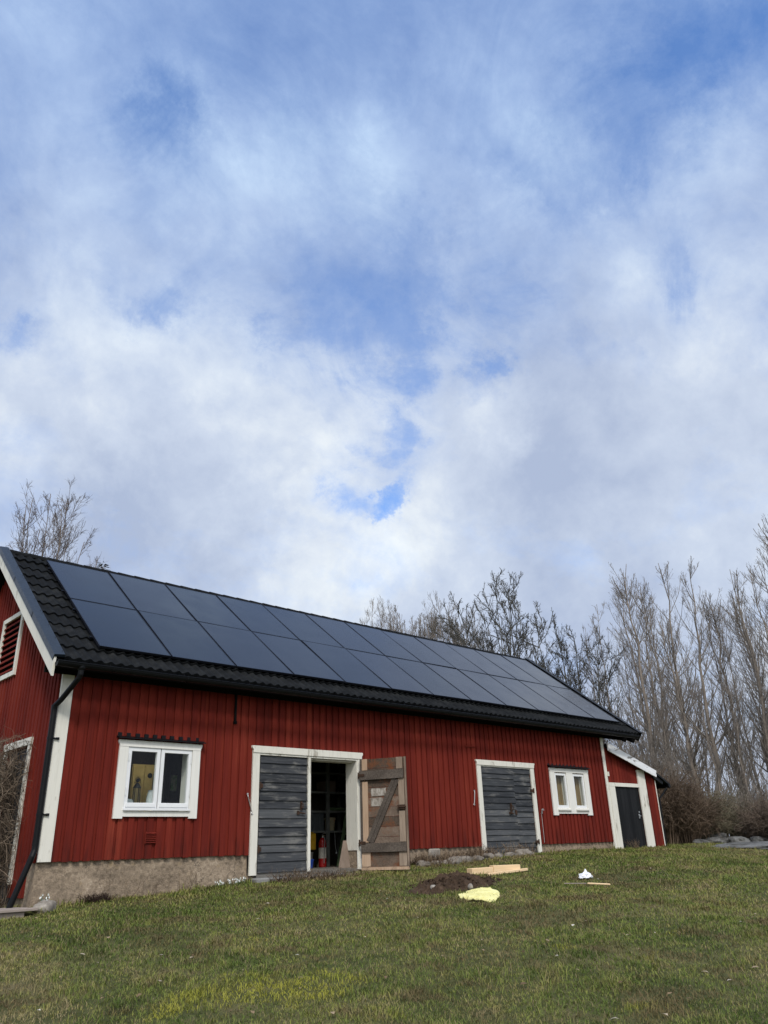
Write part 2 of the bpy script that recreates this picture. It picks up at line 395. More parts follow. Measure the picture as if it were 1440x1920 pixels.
def concrete():
    m, nt, b = mat('old_plinth_render', 0.92, 0.15)
    p = position(nt)
    n1 = noise(nt, p, 2.2, 7, 0.65, 0.4)
    n2 = noise(nt, p, 24, 7, 0.66)
    t = math_(nt, 'MULTIPLY_ADD', math_(nt, 'SUBTRACT', n2, 0.5), 1.15, n1)
    c = ramp(nt, t, [(0.18, (0.095, 0.072, 0.052)), (0.40, (0.215, 0.168, 0.122)), (0.6, (0.32, 0.25, 0.18)), (0.85, (0.48, 0.385, 0.29))])
    c = mixc(nt, maprange(nt, noise(nt, p, 5.5, 5, 0.6), 0.60, 0.74, 0, 0.55), c, (0.36, 0.27, 0.15))
    v = N(nt, 'ShaderNodeTexVoronoi', feature='DISTANCE_TO_EDGE'); v.inputs['Scale'].default_value = 1.6
    wp = vmath(nt, 'ADD', p, vmath(nt, 'SCALE', noise(nt, p, 5, 5, 0.6, out=1), scale=0.35))
    nt.links.new(wp, v.inputs['Vector'])
    cr = maprange(nt, v.outputs['Distance'], 0.010, 0.0, 0.0, 0.85)
    c = mixc(nt, math_(nt, 'MULTIPLY', cr, maprange(nt, n1, 0.45, 0.6)), c, (0.05, 0.042, 0.035))
    zs = N(nt, 'ShaderNodeSeparateXYZ'); nt.links.new(p, zs.inputs[0])
    setc(nt, b, c)
    h = math_(nt, 'MULTIPLY_ADD', n1, 1.5, n2)
    bump(nt, b, h, 0.8, 0.02)
    return m
MT['concrete'] = concrete()
MT['slab'] = mottled('grey_concrete_slab', [(0.2, (0.10, 0.10, 0.10)), (0.55, (0.20, 0.20, 0.195)), (0.85, (0.30, 0.30, 0.29))], 4, 0.9, 0.006, 40)
MT['stone'] = mottled('grey_field_stone', [(0.2, (0.09, 0.08, 0.068)), (0.5, (0.23, 0.205, 0.175)), (0.85, (0.42, 0.385, 0.335))], 7, 0.9, 0.01, 45, isl=0.3)
MT['rock'] = mottled('lichen_bedrock', [(0.2, (0.05, 0.05, 0.045)), (0.5, (0.12, 0.12, 0.115)), (0.8, (0.24, 0.24, 0.235))], 3, 0.9, 0.02, 25)

def glass():
    m = bpy.data.materials.new('window_glass'); m.use_nodes = True
    nt = m.node_tree; nt.nodes.clear()
    t = N(nt, 'ShaderNodeBsdfTransparent'); t.inputs[0].default_value = (0.92, 0.94, 0.93, 1)
    g = N(nt, 'ShaderNodeBsdfGlossy'); g.inputs['Roughness'].default_value = 0.02
    f = N(nt, 'ShaderNodeFresnel'); f.inputs[0].default_value = 1.38
    nb = N(nt, 'ShaderNodeBump'); nb.inputs['Strength'].default_value = 0.08; nb.inputs['Distance'].default_value = 0.01
    nt.links.new(noise(nt, position(nt), 5, 3), nb.inputs['Height']); nt.links.new(nb.outputs[0], g.inputs['Normal'])
    mx = N(nt, 'ShaderNodeMixShader')
    # the inner face of the thin pane adds no mirror of its own
    back = N(nt, 'ShaderNodeNewGeometry').outputs['Backfacing']
    nt.links.new(math_(nt, 'MULTIPLY', f.outputs[0], math_(nt, 'SUBTRACT', 1.0, back)), mx.inputs[0]); nt.links.new(t.outputs[0], mx.inputs[1]); nt.links.new(g.outputs[0], mx.inputs[2])
    o = N(nt, 'ShaderNodeOutputMaterial'); nt.links.new(mx.outputs[0], o.inputs[0])
    return m
MT['glass'] = glass()
def panel_glass():
    m, nt, b = mat('solar_glass', 0.16, 0.5)
    oi = N(nt, 'ShaderNodeObjectInfo').outputs['Random']
    c = ramp(nt, oi, [(0.0, (0.009, 0.012, 0.019)), (1.0, (0.016, 0.018, 0.026))])
    setc(nt, b, c)
    r = maprange(nt, noise(nt, position(nt), 2.2, 5), 0.3, 0.7, 0.13, 0.22)
    nt.links.new(r, b.inputs['Roughness'])
    b.inputs['IOR'].default_value = 1.42
    return m
MT['solar'] = panel_glass()
MT['solar_frame'] = plain('solar_frame_black', (0.006, 0.007, 0.012), 0.45, 0.4, var=0.2)

# ------------------------------------------------------------------ ground
_gx = np.array([-60, -8, -4, 0, 2.4, 4, 6.6, 8.6, 13, 20, 60.])
_gz = np.array([-1.3, -1.0, -.75, -.54, -.44, -.335, -.285, -.17, -.17, -.17, -.17])
def ground_z(X, Y):
    X = np.asarray(X, float); Y = np.asarray(Y, float)
    b = sum(np.interp(X+o, _gx, _gz) for o in (-.8, -.4, 0, .4, .8))/5
    z = b+0.075*np.clip(Y, -16, 0)
    z = z+0.018*np.sin(X*1.7+Y*0.9)*np.sin(Y*1.3-X*0.5+1)+0.008*np.sin(X*4.1+2)*np.sin(Y*3.7)
    return z
def gz(x, y): return float(ground_z(x, y))
def make_ground():
    xs = np.unique(np.concatenate([np.linspace(-600, -40, 15), np.linspace(-40, -9, 20), np.arange(-9, 26, .12), np.linspace(26, 70, 30), np.linspace(70, 700, 15)]))
    ys = np.unique(np.concatenate([np.linspace(-600, -40, 12), np.linspace(-40, -13, 16), np.arange(-13, 4, .12), np.linspace(4, 60, 36), np.linspace(60, 800, 15)]))
    X, Y = np.meshgrid(xs, ys)
    Z = ground_z(X, Y)
    ins = (X > .12) & (X < 13.4) & (Y > .12) & (Y < 5.7)
    Z = np.where(ins, -0.75, Z)
    n, mm = len(ys), len(xs)
    idx = np.arange(n*mm).reshape(n, mm)
    f = np.stack([idx[:-1, :-1], idx[:-1, 1:], idx[1:, 1:], idx[1:, :-1]], -1).reshape(-1)
    me = quick_mesh('ground', np.stack([X, Y, Z], -1).reshape(-1, 3), f, 4)
    m, nt, b = mat('lawn_soil', 0.95, 0.1)
    p = position(nt)
    big = noise(nt, p, 0.9, 6, 0.6, 0.3)
    mid = noise(nt, p, 5.0, 6, 0.65)
    fin = noise(nt, p, 60, 5, 0.7)
    t = math_(nt, 'MULTIPLY_ADD', math_(nt, 'SUBTRACT', mid, 0.5), 0.8, big)
    t = math_(nt, 'MULTIPLY_ADD', math_(nt, 'SUBTRACT', fin, 0.5), 0.6, t)
    c = ramp(nt, t, [(0.15, (0.04, 0.043, 0.018)), (0.42, (0.08, 0.088, 0.034)), (0.6, (0.12, 0.115, 0.05)), (0.85, (0.19, 0.155, 0.085))])
    setc(nt, b, c)
    bump(nt, b, math_(nt, 'MULTIPLY_ADD', mid, 1.5, fin), 0.7, 0.03)
    o = bpy.data.objects.new('ground', me); me.materials.append(m); COL.objects.link(o)
    me.polygons.foreach_set('use_smooth', [True]*len(me.polygons))
    o['kind'] = 'structure'
make_ground()

# ------------------------------------------------------------------ the barn
L = 13.49; DEP = 5.8; RID = 2.9
barn = thing('barn', 'long red timber barn with white trim and black solar panels covering its roof', 'barn', (L/2, RID, -0.5))
TH = 0.6544; ct, st = math.cos(TH), math.sin(TH); tanT = math.tan(TH)
EY, EZ = -0.40, 2.48
SL = (RID-EY)/ct
def roofp(x, s, h): return (x, EY+s*ct-h*st, EZ+s*st+h*ct)
def roof_back(x, s, h):
    p = roofp(x, s, h); return (p[0], 2*RID-p[1], p[2])
def front(s, z, d): return (s, -d, z)                # s along the wall, d outwards
def gable(s, z, d): return (-d, s, z)
def cut(s0, s1, zb, zt, openings):
    """vertical strips of a board left over beside and between openings"""
    segs = [(zb, zt)]
    for a, b, c, e in openings:
        if b <= s0+1e-6 or a >= s1-1e-6: continue
        new = []
        for u, v in segs:
            if e <= u or c >= v: new.append((u, v)); continue
            if c > u: new.append((u, c))
            if e < v: new.append((e, v))
        segs = new
    return segs
def boards(mb, fr, s0, s1, zb, ztf, openings, d0, d1, pitch, wid, jit=0.012, rnd=random):
    s = s0
    while s < s1:
        w = wid+rnd.uniform(-jit, jit); a, b2 = s, min(s+w, s1)
        dd = d1+rnd.uniform(-.004, .004); lowz = zb+rnd.uniform(-.006, .003)
        for u, v in cut(a, b2, lowz, 99, openings):
            va, vb = (min(v, ztf(a)), min(v, ztf(b2)))
            if va <= u: continue
            P = [fr(a, u, d0), fr(b2, u, d0), fr(b2, u, dd), fr(a, u, dd), fr(a, va, d0), fr(b2, vb, d0), fr(b2, vb, dd), fr(a, va, dd)]
            mb.hexa(P)
        s += pitch+rnd.uniform(-.010, .010)
def base_wall(mb, fr, s0, s1, zb, ztf, openings, d0, d1, mi=0, step=None):
    xs = sorted({s0, s1} | {min(max(v, s0), s1) for o in openings for v in o[:2]} | ({step} if step else set()))
    for a, b2 in zip(xs[:-1], xs[1:]):
        for u, v in cut(a, b2, zb, 99, openings):
            va, vb = min(v, ztf(a)), min(v, ztf(b2))
            mb.hexa([fr(a, u, d0), fr(b2, u, d0), fr(b2, u, d1), fr(a, u, d1), fr(a, va, d0), fr(b2, vb, d0), fr(b2, vb, d1), fr(a, va, d1)], mi)

W1 = (1.045, 2.095, .565, 1.475)
D1 = (3.30, 5.36, -.60, 1.50)
D2 = (8.73, 10.39, -.60, 1.545)
W2A = (11.27, 11.73, .70, 1.47); W2B = (11.98, 12.44, .70, 1.47)
FO = [W1, D1, D2, W2A, W2B]
ZT = 2.62
# foundation
mb = MB()
for a, b2 in ((0.0, 3.16), (5.50, 8.62), (10.50, L)):
    mb.box(a, b2, .022, .26, -1.1, -.002)
mb.box(3.16, 5.50, .05, .5, -1.1, -.30); mb.box(8.62, 10.50, .05, .5, -1.1, -.20)
mb.box(5.36, 5.50, .022, .30, -.30, -.004)            # plinth end beside the open doorway
mb.box(.022, .26, .26, DEP-.26, -1.1, -.002)
mb.box(0.03, L, DEP-.26, DEP-.02, -1.1, -.002); mb.box(L-.26, L-.02, .26, DEP-.26, -1.1, -.002)
mb.build('foundation', MT['concrete'], barn)
# front wall
mb = MB()
base_wall(mb, front, 0, L, -.008, lambda s: ZT, FO, -.12, 0)
boards(mb, front, .17, L-.10, -.012, lambda s: ZT, [(a-.02, b2+.02, c, e) for a, b2, c, e in FO], 0, .024, .146, .092)
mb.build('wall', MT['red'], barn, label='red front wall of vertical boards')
# left gable
def gz_top(s): return EZ+((s if s < RID else 2*RID-s)-EY)*tanT-.16/ct
GO = [(.80, 1.62, -.9, 1.48), (1.93, 2.72, 2.76, 3.66)]
mb = MB()
base_wall(mb, gable, 0, DEP, -.008, gz_top, GO, -.12, 0, step=RID)
boards(mb, gable, .03, DEP, -.012, gz_top, GO, 0, .024, .125, .08)
mb.box(-.024, .02, .30, .80, -.42, -.012)
mb.build('wall', MT['red'], barn, label='red gable wall at the left end')
mb = MB()
base_wall(mb, lambda s, z, d: (s, DEP+d, z), 0.12, L-.12, 0, lambda s: ZT, [], -.12, 0)
mb.build('wall', MT['red'], barn)
mb = MB()
base_wall(mb, lambda s, z, d: (L+d, s, z), 0, DEP, 0, gz_top, [], -.12, 0, step=RID)
mb.build('wall', MT['red'], barn)
# inside
mb = MB(); mb.box(.13, L-.13, .13, DEP-.13, -.36, -.27); mb.box(3.31, 5.35, -.02, .129, -.34, -.275)
mb.build('floor', MT['floor'], barn)
mb = MB()
mb.box(.13, L-.13, .13, DEP-.13, 2.28, 2.34)
for x in np.arange(.6, L, 1.1): mb.box(x-.07, x+.07, .13, DEP-.13, 2.12, 2.279)
mb.build('ceiling', MT['inner'], barn)
mb = MB(); mb.box(5.30, 10.2, 2.25, 2.31, -.27, 2.28); mb.box(.14, 10.5, DEP-.15, DEP-.125, -.27, 2.28); mb.box(8.2, 8.26, .13, 2.25, -.27, 2.28); mb.box(10.6, 10.66, .13, DEP-.14, -.27, 2.28)
mb.build('partition', MT['inner'], barn)
mb = MB(); mb.box(2.84, 3.02, 2.04, 2.16, -.27, 2.28); mb.build('inner_post', MT['inner'], barn)

# corner boards
mb = MB(); mb.box(.0, .168, -.038, 0.0, -.012, 2.44); mb.build('corner_board', MT['white_worn'], barn, bevel=.004)
mb = MB(); mb.box(L-.105, L+.005, -.038, 0.0, -.16, 2.42); mb.box(L-.02, L+.03, -.075, -.038, 1.46, 1.56); mb.build('corner_board', MT['white_worn'], barn)

# roof tiles: wavy courses stepping over each other
def tile_slope(fn, x0, x1, nc, per, amp, lip, samples=8):
    nx = int((x1-x0)/per*samples)+1
    xs = np.linspace(x0, x1, nx)
    ph = (xs/per) % 1.0
    wv = amp*np.where(ph < .62, np.sin(ph/.62*math.pi), -.35*np.sin((ph-.62)/.38*math.pi))
    cl = SL/nc
    V = []; Fc = []
    for c in range(nc):
        rows = [(c*cl, lip-.03, -.022), (c*cl, lip, 0), (c*cl+cl*.5, lip*.5, 0), ((c+1)*cl+.02, 0.0, 0)]
        b = len(V)
        jit = rng.normal(0, .0025)
        for s, h, ex in rows:
            for x, w in zip(xs, wv): V.append(fn(x, s, h+w+jit+ex))
        for r in range(3):
            for i in range(nx-1):
                Fc.append((b+r*nx+i, b+r*nx+i+1, b+(r+1)*nx+i+1, b+(r+1)*nx+i))
    return V, Fc
mb = MB()
v, f = tile_slope(roofp, -.15, 14.66, 11, .15, .024, .03); mb.add(v, f)
v, f = tile_slope(roof_back, -.15, 14.66, 11, .15, .024, .03, 4); mb.add(v, f)
roof = mb.build('roof', MT['tile'], barn)
mb = MB()
for fn in (roofp, roof_back):
    mb.hexa([fn(-.27, .04, -.15), fn(14.68, .04, -.15), fn(14.68, SL, -.15), fn(-.27, SL, -.15), fn(-.27, .04, -.05), fn(14.68, .04, -.05), fn(14.68, SL, -.05), fn(-.27, SL, -.05)])
mb.box(-.26, 14.3, -.05, -.026, 2.36, 2.60)
mb.build('soffit', MT['soffit'], roof)
mb = MB()
x = -.14; k = 0
zr = EZ+SL*st
while x < 14.66:
    n = 8; vs = []
    for e, (xx, r) in enumerate(((x, .105), (x+.36, .092))):
        for i in range(n+1):
            a = math.pi*i/n*1.1-.05*math.pi
            vs.append((xx, RID+r*1.15*math.cos(a), zr-.045+r*.85*math.sin(a)))
    mb.add(vs, [(i, i+1, n+2+i, n+1+i) for i in range(n)]+[tuple(range(n+1))])
    x += .335
mb.build('ridge_cap', MT['tile'], roof)
for fn, nm in ((roofp, 'front'), (roof_back, 'back')):
    mb = MB()
    for s0, s1, o in ((-.02, SL*.33, .004), (SL*.33-.03, SL*.66, .002), (SL*.66-.03, SL+.02, 0)):
        mb.hexa([fn(-.305, s0, .035), fn(-.165, s0, .035), fn(-.165, s1, .035), fn(-.305, s1, .035), fn(-.305, s0, .062+o), fn(-.165, s0, .075+o), fn(-.165, s1, .075+o), fn(-.305, s1, .062+o)])
        mb.hexa([fn(-.305, s0, -.02), fn(-.298, s0, -.02), fn(-.298, s1, -.02), fn(-.305, s1, -.02), fn(-.305, s0, .0345), fn(-.298, s0, .0345), fn(-.298, s1, .0345), fn(-.305, s1, .0345)])
        for q in np.arange(s0+.1, s1, .42):
            p = fn(-.18, q, .079+o); mb.lathe(p, [(.007, 0), (.005, .006)], 6)
    mb.build('verge_flashing', MT['flash_metal'], roof)
    mb = MB()
    p = [fn(-.294, 0, .03), fn(-.294, SL, .03)]
    dz = .255
    mb.hexa([fn(-.294, -.01, .03), fn(-.262, -.01, .03), fn(-.262, SL, .03), fn(-.294, SL, .03)] +
            [(q[0], q[1]+(.02 if i in (0, 1) else 0), q[2]-dz) for i, q in enumerate((fn(-.294, -.01, .03), fn(-.262, -.01, .03), fn(-.262, SL, .03), fn(-.294, SL, .03)))])
    mb.build('bargeboard', MT['white_worn'], roof)
    mb = MB()
    mb.hexa([fn(14.66, -.03, -.16), fn(14.72, -.03, -.16), fn(14.72, SL, -.16), fn(14.66, SL, -.16), fn(14.66, -.03, .06), fn(14.72, -.03, .06), fn(14.72, SL, .06), fn(14.66, SL, .06)])
    mb.hexa([fn(14.58, -.03, .062), fn(14.73, -.03, .062), fn(14.73, SL, .062), fn(14.58, SL, .062), fn(14.58, -.03, .078), fn(14.73, -.03, .078), fn(14.73, SL, .078), fn(14.58, SL, .078)])
    mb.build('verge_flashing', MT['black_metal'], roof)
# rafter tails at the right end
mb = MB()
for x in (14.05, 14.45):
    mb = MB(); mb.poly([(x, -.36, 2.36), (x, -.30, 2.27), (x, .1, 2.50), (x, .1, 2.70)], (.07, 0, 0))
    mb.build('rafter_tail', MT['soffit'], roof)
# gutter
mb = MB()
gy, gzv, gr = -.475, 2.425, .062
n = 9
pr = [(gy+gr*math.cos(math.pi+math.pi*i/n), gzv+gr*math.sin(math.pi+math.pi*i/n)) for i in range(n+1)]
pr2 = [(gy+(gr-.006)*math.cos(math.pi+math.pi*i/n), gzv+(gr-.006)*math.sin(math.pi+math.pi*i/n)) for i in range(n+1)]
ring = pr+pr2[::-1]; m_ = len(ring)
vs = [(-.27, y, z) for y, z in ring]+[(14.42, y, z-.01) for y, z in ring]
mb.add(vs, [(i, (i+1) % m_, m_+(i+1) % m_, m_+i) for i in range(m_)])
mb.add([(-.27, y, z) for y, z in pr], [tuple(range(n+1))]); mb.add([(14.42, y, z-.01) for y, z in pr], [tuple(range(n+1))])
mb.tube([(-.275, gy-gr, gzv+.004), (14.425, gy-gr, gzv-.006)], .009, 6)
gutter = mb.build('gutter', MT['black_metal'], barn)
for x in np.arange(.5, 14.3, 1.15):
    mb = MB(); q = [(x, gy+(gr+.004)*math.cos(math.pi+math.pi*i/6), gzv+(gr+.004)*math.sin(math.pi+math.pi*i/6)) for i in range(7)]
    mb.tube(q+[(x, -.40, 2.50)], .007, 5)
    mb.build('gutter_bracket', MT['black_metal'], gutter)
# downpipe
mb = MB()
mb.lathe((.07, -.475, 2.28), [(.036, 0), (.04, .06), (.055, .09), (.06, .14)], 14)
mb.tube([(.07, -.475, 2.36), (.07, -.475, 2.29), (.062, -.455, 2.245), (-.02, -.14, 1.99), (-.052, -.06, 1.93), (-.056, -.04, 1.86), (-.056, -.04, .20), (-.06, -.045, .13), (-.085, -.06, .06), (-.21, -.02, -.36), (-.255, 0.0, -.52)], .037, 14)
for z in (1.90, .215): mb.tube([(-.056, -.04, z-.035), (-.056, -.04, z+.035)], .0405, 14)
pipe = mb.build('downpipe', MT['black_metal'], barn, smooth=False)
for z in (1.50, .55):
    mb = MB(); mb.tube([(-.056, -.04, z-.014), (-.056, -.04, z+.014)], .043, 14)
    mb.beam((-.02, -.05, z), (.055, -.052, z), .022, .02); mb.beam((.03, -.035, z), (.055, -.058, z), .03, .03)
    mb.build('pipe_bracket', MT['black_metal'], pipe)

# ------------------------------------------------------------------ solar panels
PX, PITCH, PW, PL = .4182, 1.154, 1.129, 1.713
def panel_pt(x, s, h):       # s from the lower edge of the array
    return (x, -.1504+s*ct-h*st, 2.7974+s*st+h*ct)
for row in range(2):
    proto = None
    for i in range(12):
        if proto is None:
            s0 = row*1.7362
            mb = MB(); a, b2, c, e = PX, PX+PW, s0, s0+PL
            def sl(x0, x1, s_0, s_1, h0, h1, mbb):
                mbb.hexa([panel_pt(x0, s_0, h0), panel_pt(x1, s_0, h0), panel_pt(x1, s_1, h0), panel_pt(x0, s_1, h0), panel_pt(x0, s_0, h1), panel_pt(x1, s_0, h1), panel_pt(x1, s_1, h1), panel_pt(x0, s_1, h1)])
            fwid = .013
            sl(a, b2, c, c+fwid, -.032, .002, mb); sl(a, b2, e-fwid, e, -.032, .002, mb)
            sl(a, a+fwid, c+fwid, e-fwid, -.032, .002, mb); sl(b2-fwid, b2, c+fwid, e-fwid, -.032, .002, mb)
            sl(a+fwid, b2-fwid, c+fwid, e-fwid, -.030, -.012, mb)
            fr_ = mb.build('solar_panel', MT['solar_frame'], barn)
            mb = MB(); sl(a+fwid+.001, b2-fwid-.001, c+fwid+.001, e-fwid-.001, -.0115, 0.0, mb)
            gl_ = mb.build('panel_glass', MT['solar'], fr_)
            proto = (fr_, gl_)
        else:
            f2 = proto[0].copy(); COL.objects.link(f2); f2.location.x += i*PITCH
            g2 = proto[1].copy(); COL.objects.link(g2); g2.parent = f2
            # panels never lie perfectly in one plane
            f2.rotation_euler = (R(random.uniform(-.4, .4)), R(random.uniform(-.3, .3)), 0)
mb = MB()
for s in (.35, 1.35, 2.1, 3.1):
    mb.hexa([panel_pt(PX-.03, s, -.065), panel_pt(PX+12*PITCH, s, -.065), panel_pt(PX+12*PITCH, s+.04, -.065), panel_pt(PX-.03, s+.04, -.065), panel_pt(PX-.03, s, -.033), panel_pt(PX+12*PITCH, s, -.033), panel_pt(PX+12*PITCH, s+.04, -.033), panel_pt(PX-.03, s+.04, -.033)])
mb.build('panel_rail', MT['solar_frame'], barn)

# ------------------------------------------------------------------ windows
def reveal(mb, o, d0=.0, d1=.24, t=.018):
    a, b2, c, e = o
    mb.box(a, a+t, d0, d1, c, e); mb.box(b2-t, b2, d0, d1, c, e); mb.box(a+t, b2-t, d0, d1, c, c+t); mb.box(a+t, b2-t, d0, d1, e-t, e)
def sash(mb, a, b2, c, e, w, y0, y1, wb=None):
    wb = wb or w
    mb.box(a, a+w, y0, y1, c, e); mb.box(b2-w, b2, y0, y1, c, e)
    mb.box(a+w, b2-w, y0, y1, c, c+wb); mb.box(a+w, b2-w, y0, y1, e-w, e)
# large window
mb = MB()
mb.box(.925, 1.06, -.052, -.022, .502, 1.455); mb.box(2.08, 2.213, -.052, -.022, .502, 1.455)
mb.poly([(.905, -.056, 1.545), (.905, -.056, 1.51), (.925, -.056, 1.475), (.925, -.056, 1.4555), (2.213, -.056, 1.4555), (2.213, -.056, 1.475), (2.233, -.056, 1.51), (2.233, -.056, 1.545)], (0, .034, 0))
mb.box(1.0605, 2.0795, -.048, -.022, .528, .60)
reveal(mb, (1.045, 2.095, .565, 1.475), -.02, .24)
win = mb.build('window', MT['white'], barn, label='large white window with two side-by-side sashes')
mb = MB()
mb.box(1.055, 2.085, -.078, -.049, .606, .632)
mb.build('window_sill', MT['white_sash'], win)
for a, b2 in ((1.066, 1.562), (1.578, 2.074)):
    mb = MB(); sash(mb, a, b2, .634, 1.452, .052, -.040, .012, .075)
    mb.box(a+.02, b2-.02, -.052, -.0405, .655, .70)
    sx = a+.004 if a < 1.3 else b2-.018
    for z in (.80, 1.26): mb.box(sx, sx+.014, -.052, -.0405, z, z+.11)
    sh = mb.build('sash', MT['white_sash'], win)
    mb = MB(); mb.box(a+.051, b2-.051, -.016, -.012, .708, 1.401); mb.build('pane', MT['glass'], sh if False else win)
mb = MB()
mb.hexa([(.875, -.11, 1.556), (2.265, -.11, 1.556), (2.265, -.02, 1.575), (.875, -.02, 1.575), (.875, -.11, 1.568), (2.265, -.11, 1.568), (2.265, -.02, 1.60), (.875, -.02, 1.60)])
for k in range(10):
    x = .885+k*.1375+random.uniform(-.006, .006); mb.box(x, x+.062, -.026, -.003, 1.59, 1.645)
mb.build('window_hood', MT['black_metal'], win)
# small double window at the right end
mb = MB()
mb.box(11.10, 11.272, -.052, -.022, .565, 1.48); mb.box(12.438, 12.62, -.052, -.022, .565, 1.48); mb.box(11.728, 11.982, -.050, -.022, .64, 1.48)
mb.poly([(11.085, -.056, 1.565), (11.085, -.056, 1.53), (11.105, -.056, 1.50), (11.105, -.056, 1.48), (12.615, -.056, 1.48), (12.615, -.056, 1.50), (12.635, -.056, 1.53), (12.635, -.056, 1.565)], (0, .034, 0))
mb.box(11.273, 12.437, -.048, -.022, .60, .6395)
for o in (W2A, W2B):
    reveal(mb, o, -.02, .22)
    mb.box(o[0]-.02, o[1]+.02, -.085, -.053, .665, .69)
    mb.box(o[0], o[1], -.045, -.021, .6405, .7195)
win2 = mb.build('window', MT['white'], barn, label='small white window with two separate narrow panes')
for o in (W2A, W2B):
    mb = MB(); sash(mb, o[0]+.019, o[1]-.019, .7205, 1.451, .038, -.035, .010, .055); mb.build('sash', MT['white_sash'], win2)
    mb = MB(); mb.box(o[0]+.056, o[1]-.056, -.014, -.010, .774, 1.414); mb.build('pane', MT['glass'], win2)
mb = MB()
mb.hexa([(11.06, -.12, 1.578), (12.67, -.12, 1.578), (12.67, -.02, 1.60), (11.06, -.02, 1.60), (11.06, -.12, 1.592), (12.67, -.12, 1.592), (12.67, -.02, 1.635), (11.06, -.02, 1.635)])
for k in range(11): mb.box(11.08+k*.1455, 11.145+k*.1455, -.026, -.003, 1.63, 1.66)
mb.build('window_hood', MT['black_metal'], win2)
# ochre curtains behind it
m, nt, b = mat('ochre_curtain', 0.9, 0.1); setc(nt, b, ramp(nt, noise(nt, position(nt, (1, 1, .2)), 16, 4), [(0.2, (0.16, 0.10, 0.035)), (0.8, (0.30, 0.205, 0.085))])); MT['curtain'] = m
for o in (W2A, W2B):
    mb = MB(); n = 40; vs = []
    for z in (.70, 1.47):
        for i in range(n+1):
            x = o[0]-.02+(o[1]-o[0]+.04)*i/n
            vs.append((x, .10+.012*math.sin(i*.8)+.005*math.sin(i*1.9+1)+(0.0 if z < 1 else .01), z))
    vs += [(x, y+.004, z) for x, y, z in vs]
    q = n+1
    mb.add(vs, [(i, i+1, q+i+1, q+i) for i in range(n)]+[(2*q+i, 3*q+i, 3*q+i+1, 2*q+i+1) for i in range(n)])
    c_ = mb.build('curtain', MT['curtain'], None, smooth=True)
    props(c_, 'ochre curtain behind the left pane of the small white window' if o is W2A else 'ochre curtain behind the right pane of the small white window', 'curtain', 'curtains in the small window')
# wall ventilation grille
mb = MB()
for k in range(6): mb.hexa([(1.445, -.045, .185+k*.024), (1.595, -.045, .185+k*.024), (1.595, -.02, .197+k*.024), (1.445, -.02, .197+k*.024), (1.445, -.045, .190+k*.024), (1.595, -.045, .190+k*.024), (1.595, -.02, .204+k*.024), (1.445, -.02, .204+k*.024)])
mb.box(1.435, 1.445, -.036, -.02, .175, .335); mb.box(1.595, 1.605, -.036, -.02, .175, .335)
mb.build('vent_grille', MT['red'], barn)
# small repaired board end high on the wall
mb = MB(); mb.box(8.30, 8.62, -.040, -.025, 1.862, 1.885); mb.build('wall_batten', MT['red'], barn)
# drop bar hanging from the eaves
mb = MB(); mb.box(2.785, 2.815, -.06, -.03, 1.93, 2.45); mb.box(2.775, 2.825, -.065, -.028, 1.90, 1.945); mb.build('eaves_strut', MT['soffit'], barn)

# gable louvre
mb = MB()
a, b2, c, e = 1.86, 2.79, 2.68, 3.74; w = .075
for s0, s1, z0, z1 in ((a, a+w, c, e), (b2-w, b2, c, e), (a+w, b2-w, c, c+w), (a+w, b2-w, e-w, e)):
    mb.box(-.055, -.02, s0, s1, z0, z1)
lv = mb.build('louvre', MT['white_worn'], barn)
mb = MB()
for k in range(9):
    z = c+w+.02+k*.098
    mb.hexa([(-.045, a+w, z), (-.045, b2-w, z), (-.005, b2-w, z+.05), (-.005, a+w, z+.05), (-.045, a+w, z+.018), (-.045, b2-w, z+.018), (-.005, b2-w, z+.068), (-.005, a+w, z+.068)])
mb.build('louvre_slat', MT['red'], lv)
mb = MB(); mb.box(.04, .06, 1.93, 2.72, 2.76, 3.66); mb.build('louvre_backing', MT['soffit'], lv)
# gable door
mb = MB()
mb.box(-.055, -.02, .685, .765, -.262, 1.50); mb.box(-.055, -.02, 1.64, 1.72, -.45, 1.50)
mb.box(-.060, -.02, .665, 1.74, 1.501, 1.60)
gd = mb.build('door_frame', MT['white_worn'], barn, label='white door frame on the gable behind dead climbers')
mb = MB()
for k in range(8): mb.box(.02, .05, .766+k*.11, .766+k*.11+.105, -.5, 1.49)
mb.build('door_leaf', MT['slate'], gd)

# ------------------------------------------------------------------ plank doors
def plank_face(mb, x0, x1, z0, z1, n, y, t=.022):
    h = (z1-z0)/n; ed = [z0]+[z0+k*h+random.uniform(-.022, .022) for k in range(1, n)]+[z1]
    for k in range(n):
        a = ed[k]+.004; b2 = ed[k+1]-.004
        lo = y-t-random.uniform(.004, .014); hi = y-random.uniform(.004, .010)
        sk = random.uniform(-.004, .004)
        mb.hexa([(x0, lo, a), (x1, lo+sk, a+random.uniform(-.003, .003)), (x1, y, a), (x0, y, a), (x0, hi-.006, b2), (x1, hi-.006+sk, b2+random.uniform(-.003, .003)), (x1, y, b2), (x0, y, b2)])
    mb.box(x0+.01, x1-.01, y+.0005, y+.02, z0+.005, z1-.005)
def strap(mb, x0, x1, z, y): mb.box(x0, x1, y-.012, y, z-.022, z+.022); mb.tube([(x0 if x0 < x1 else x1, y-.016, z-.045), (x0 if x0 < x1 else x1, y-.016, z+.045)], .014, 8)
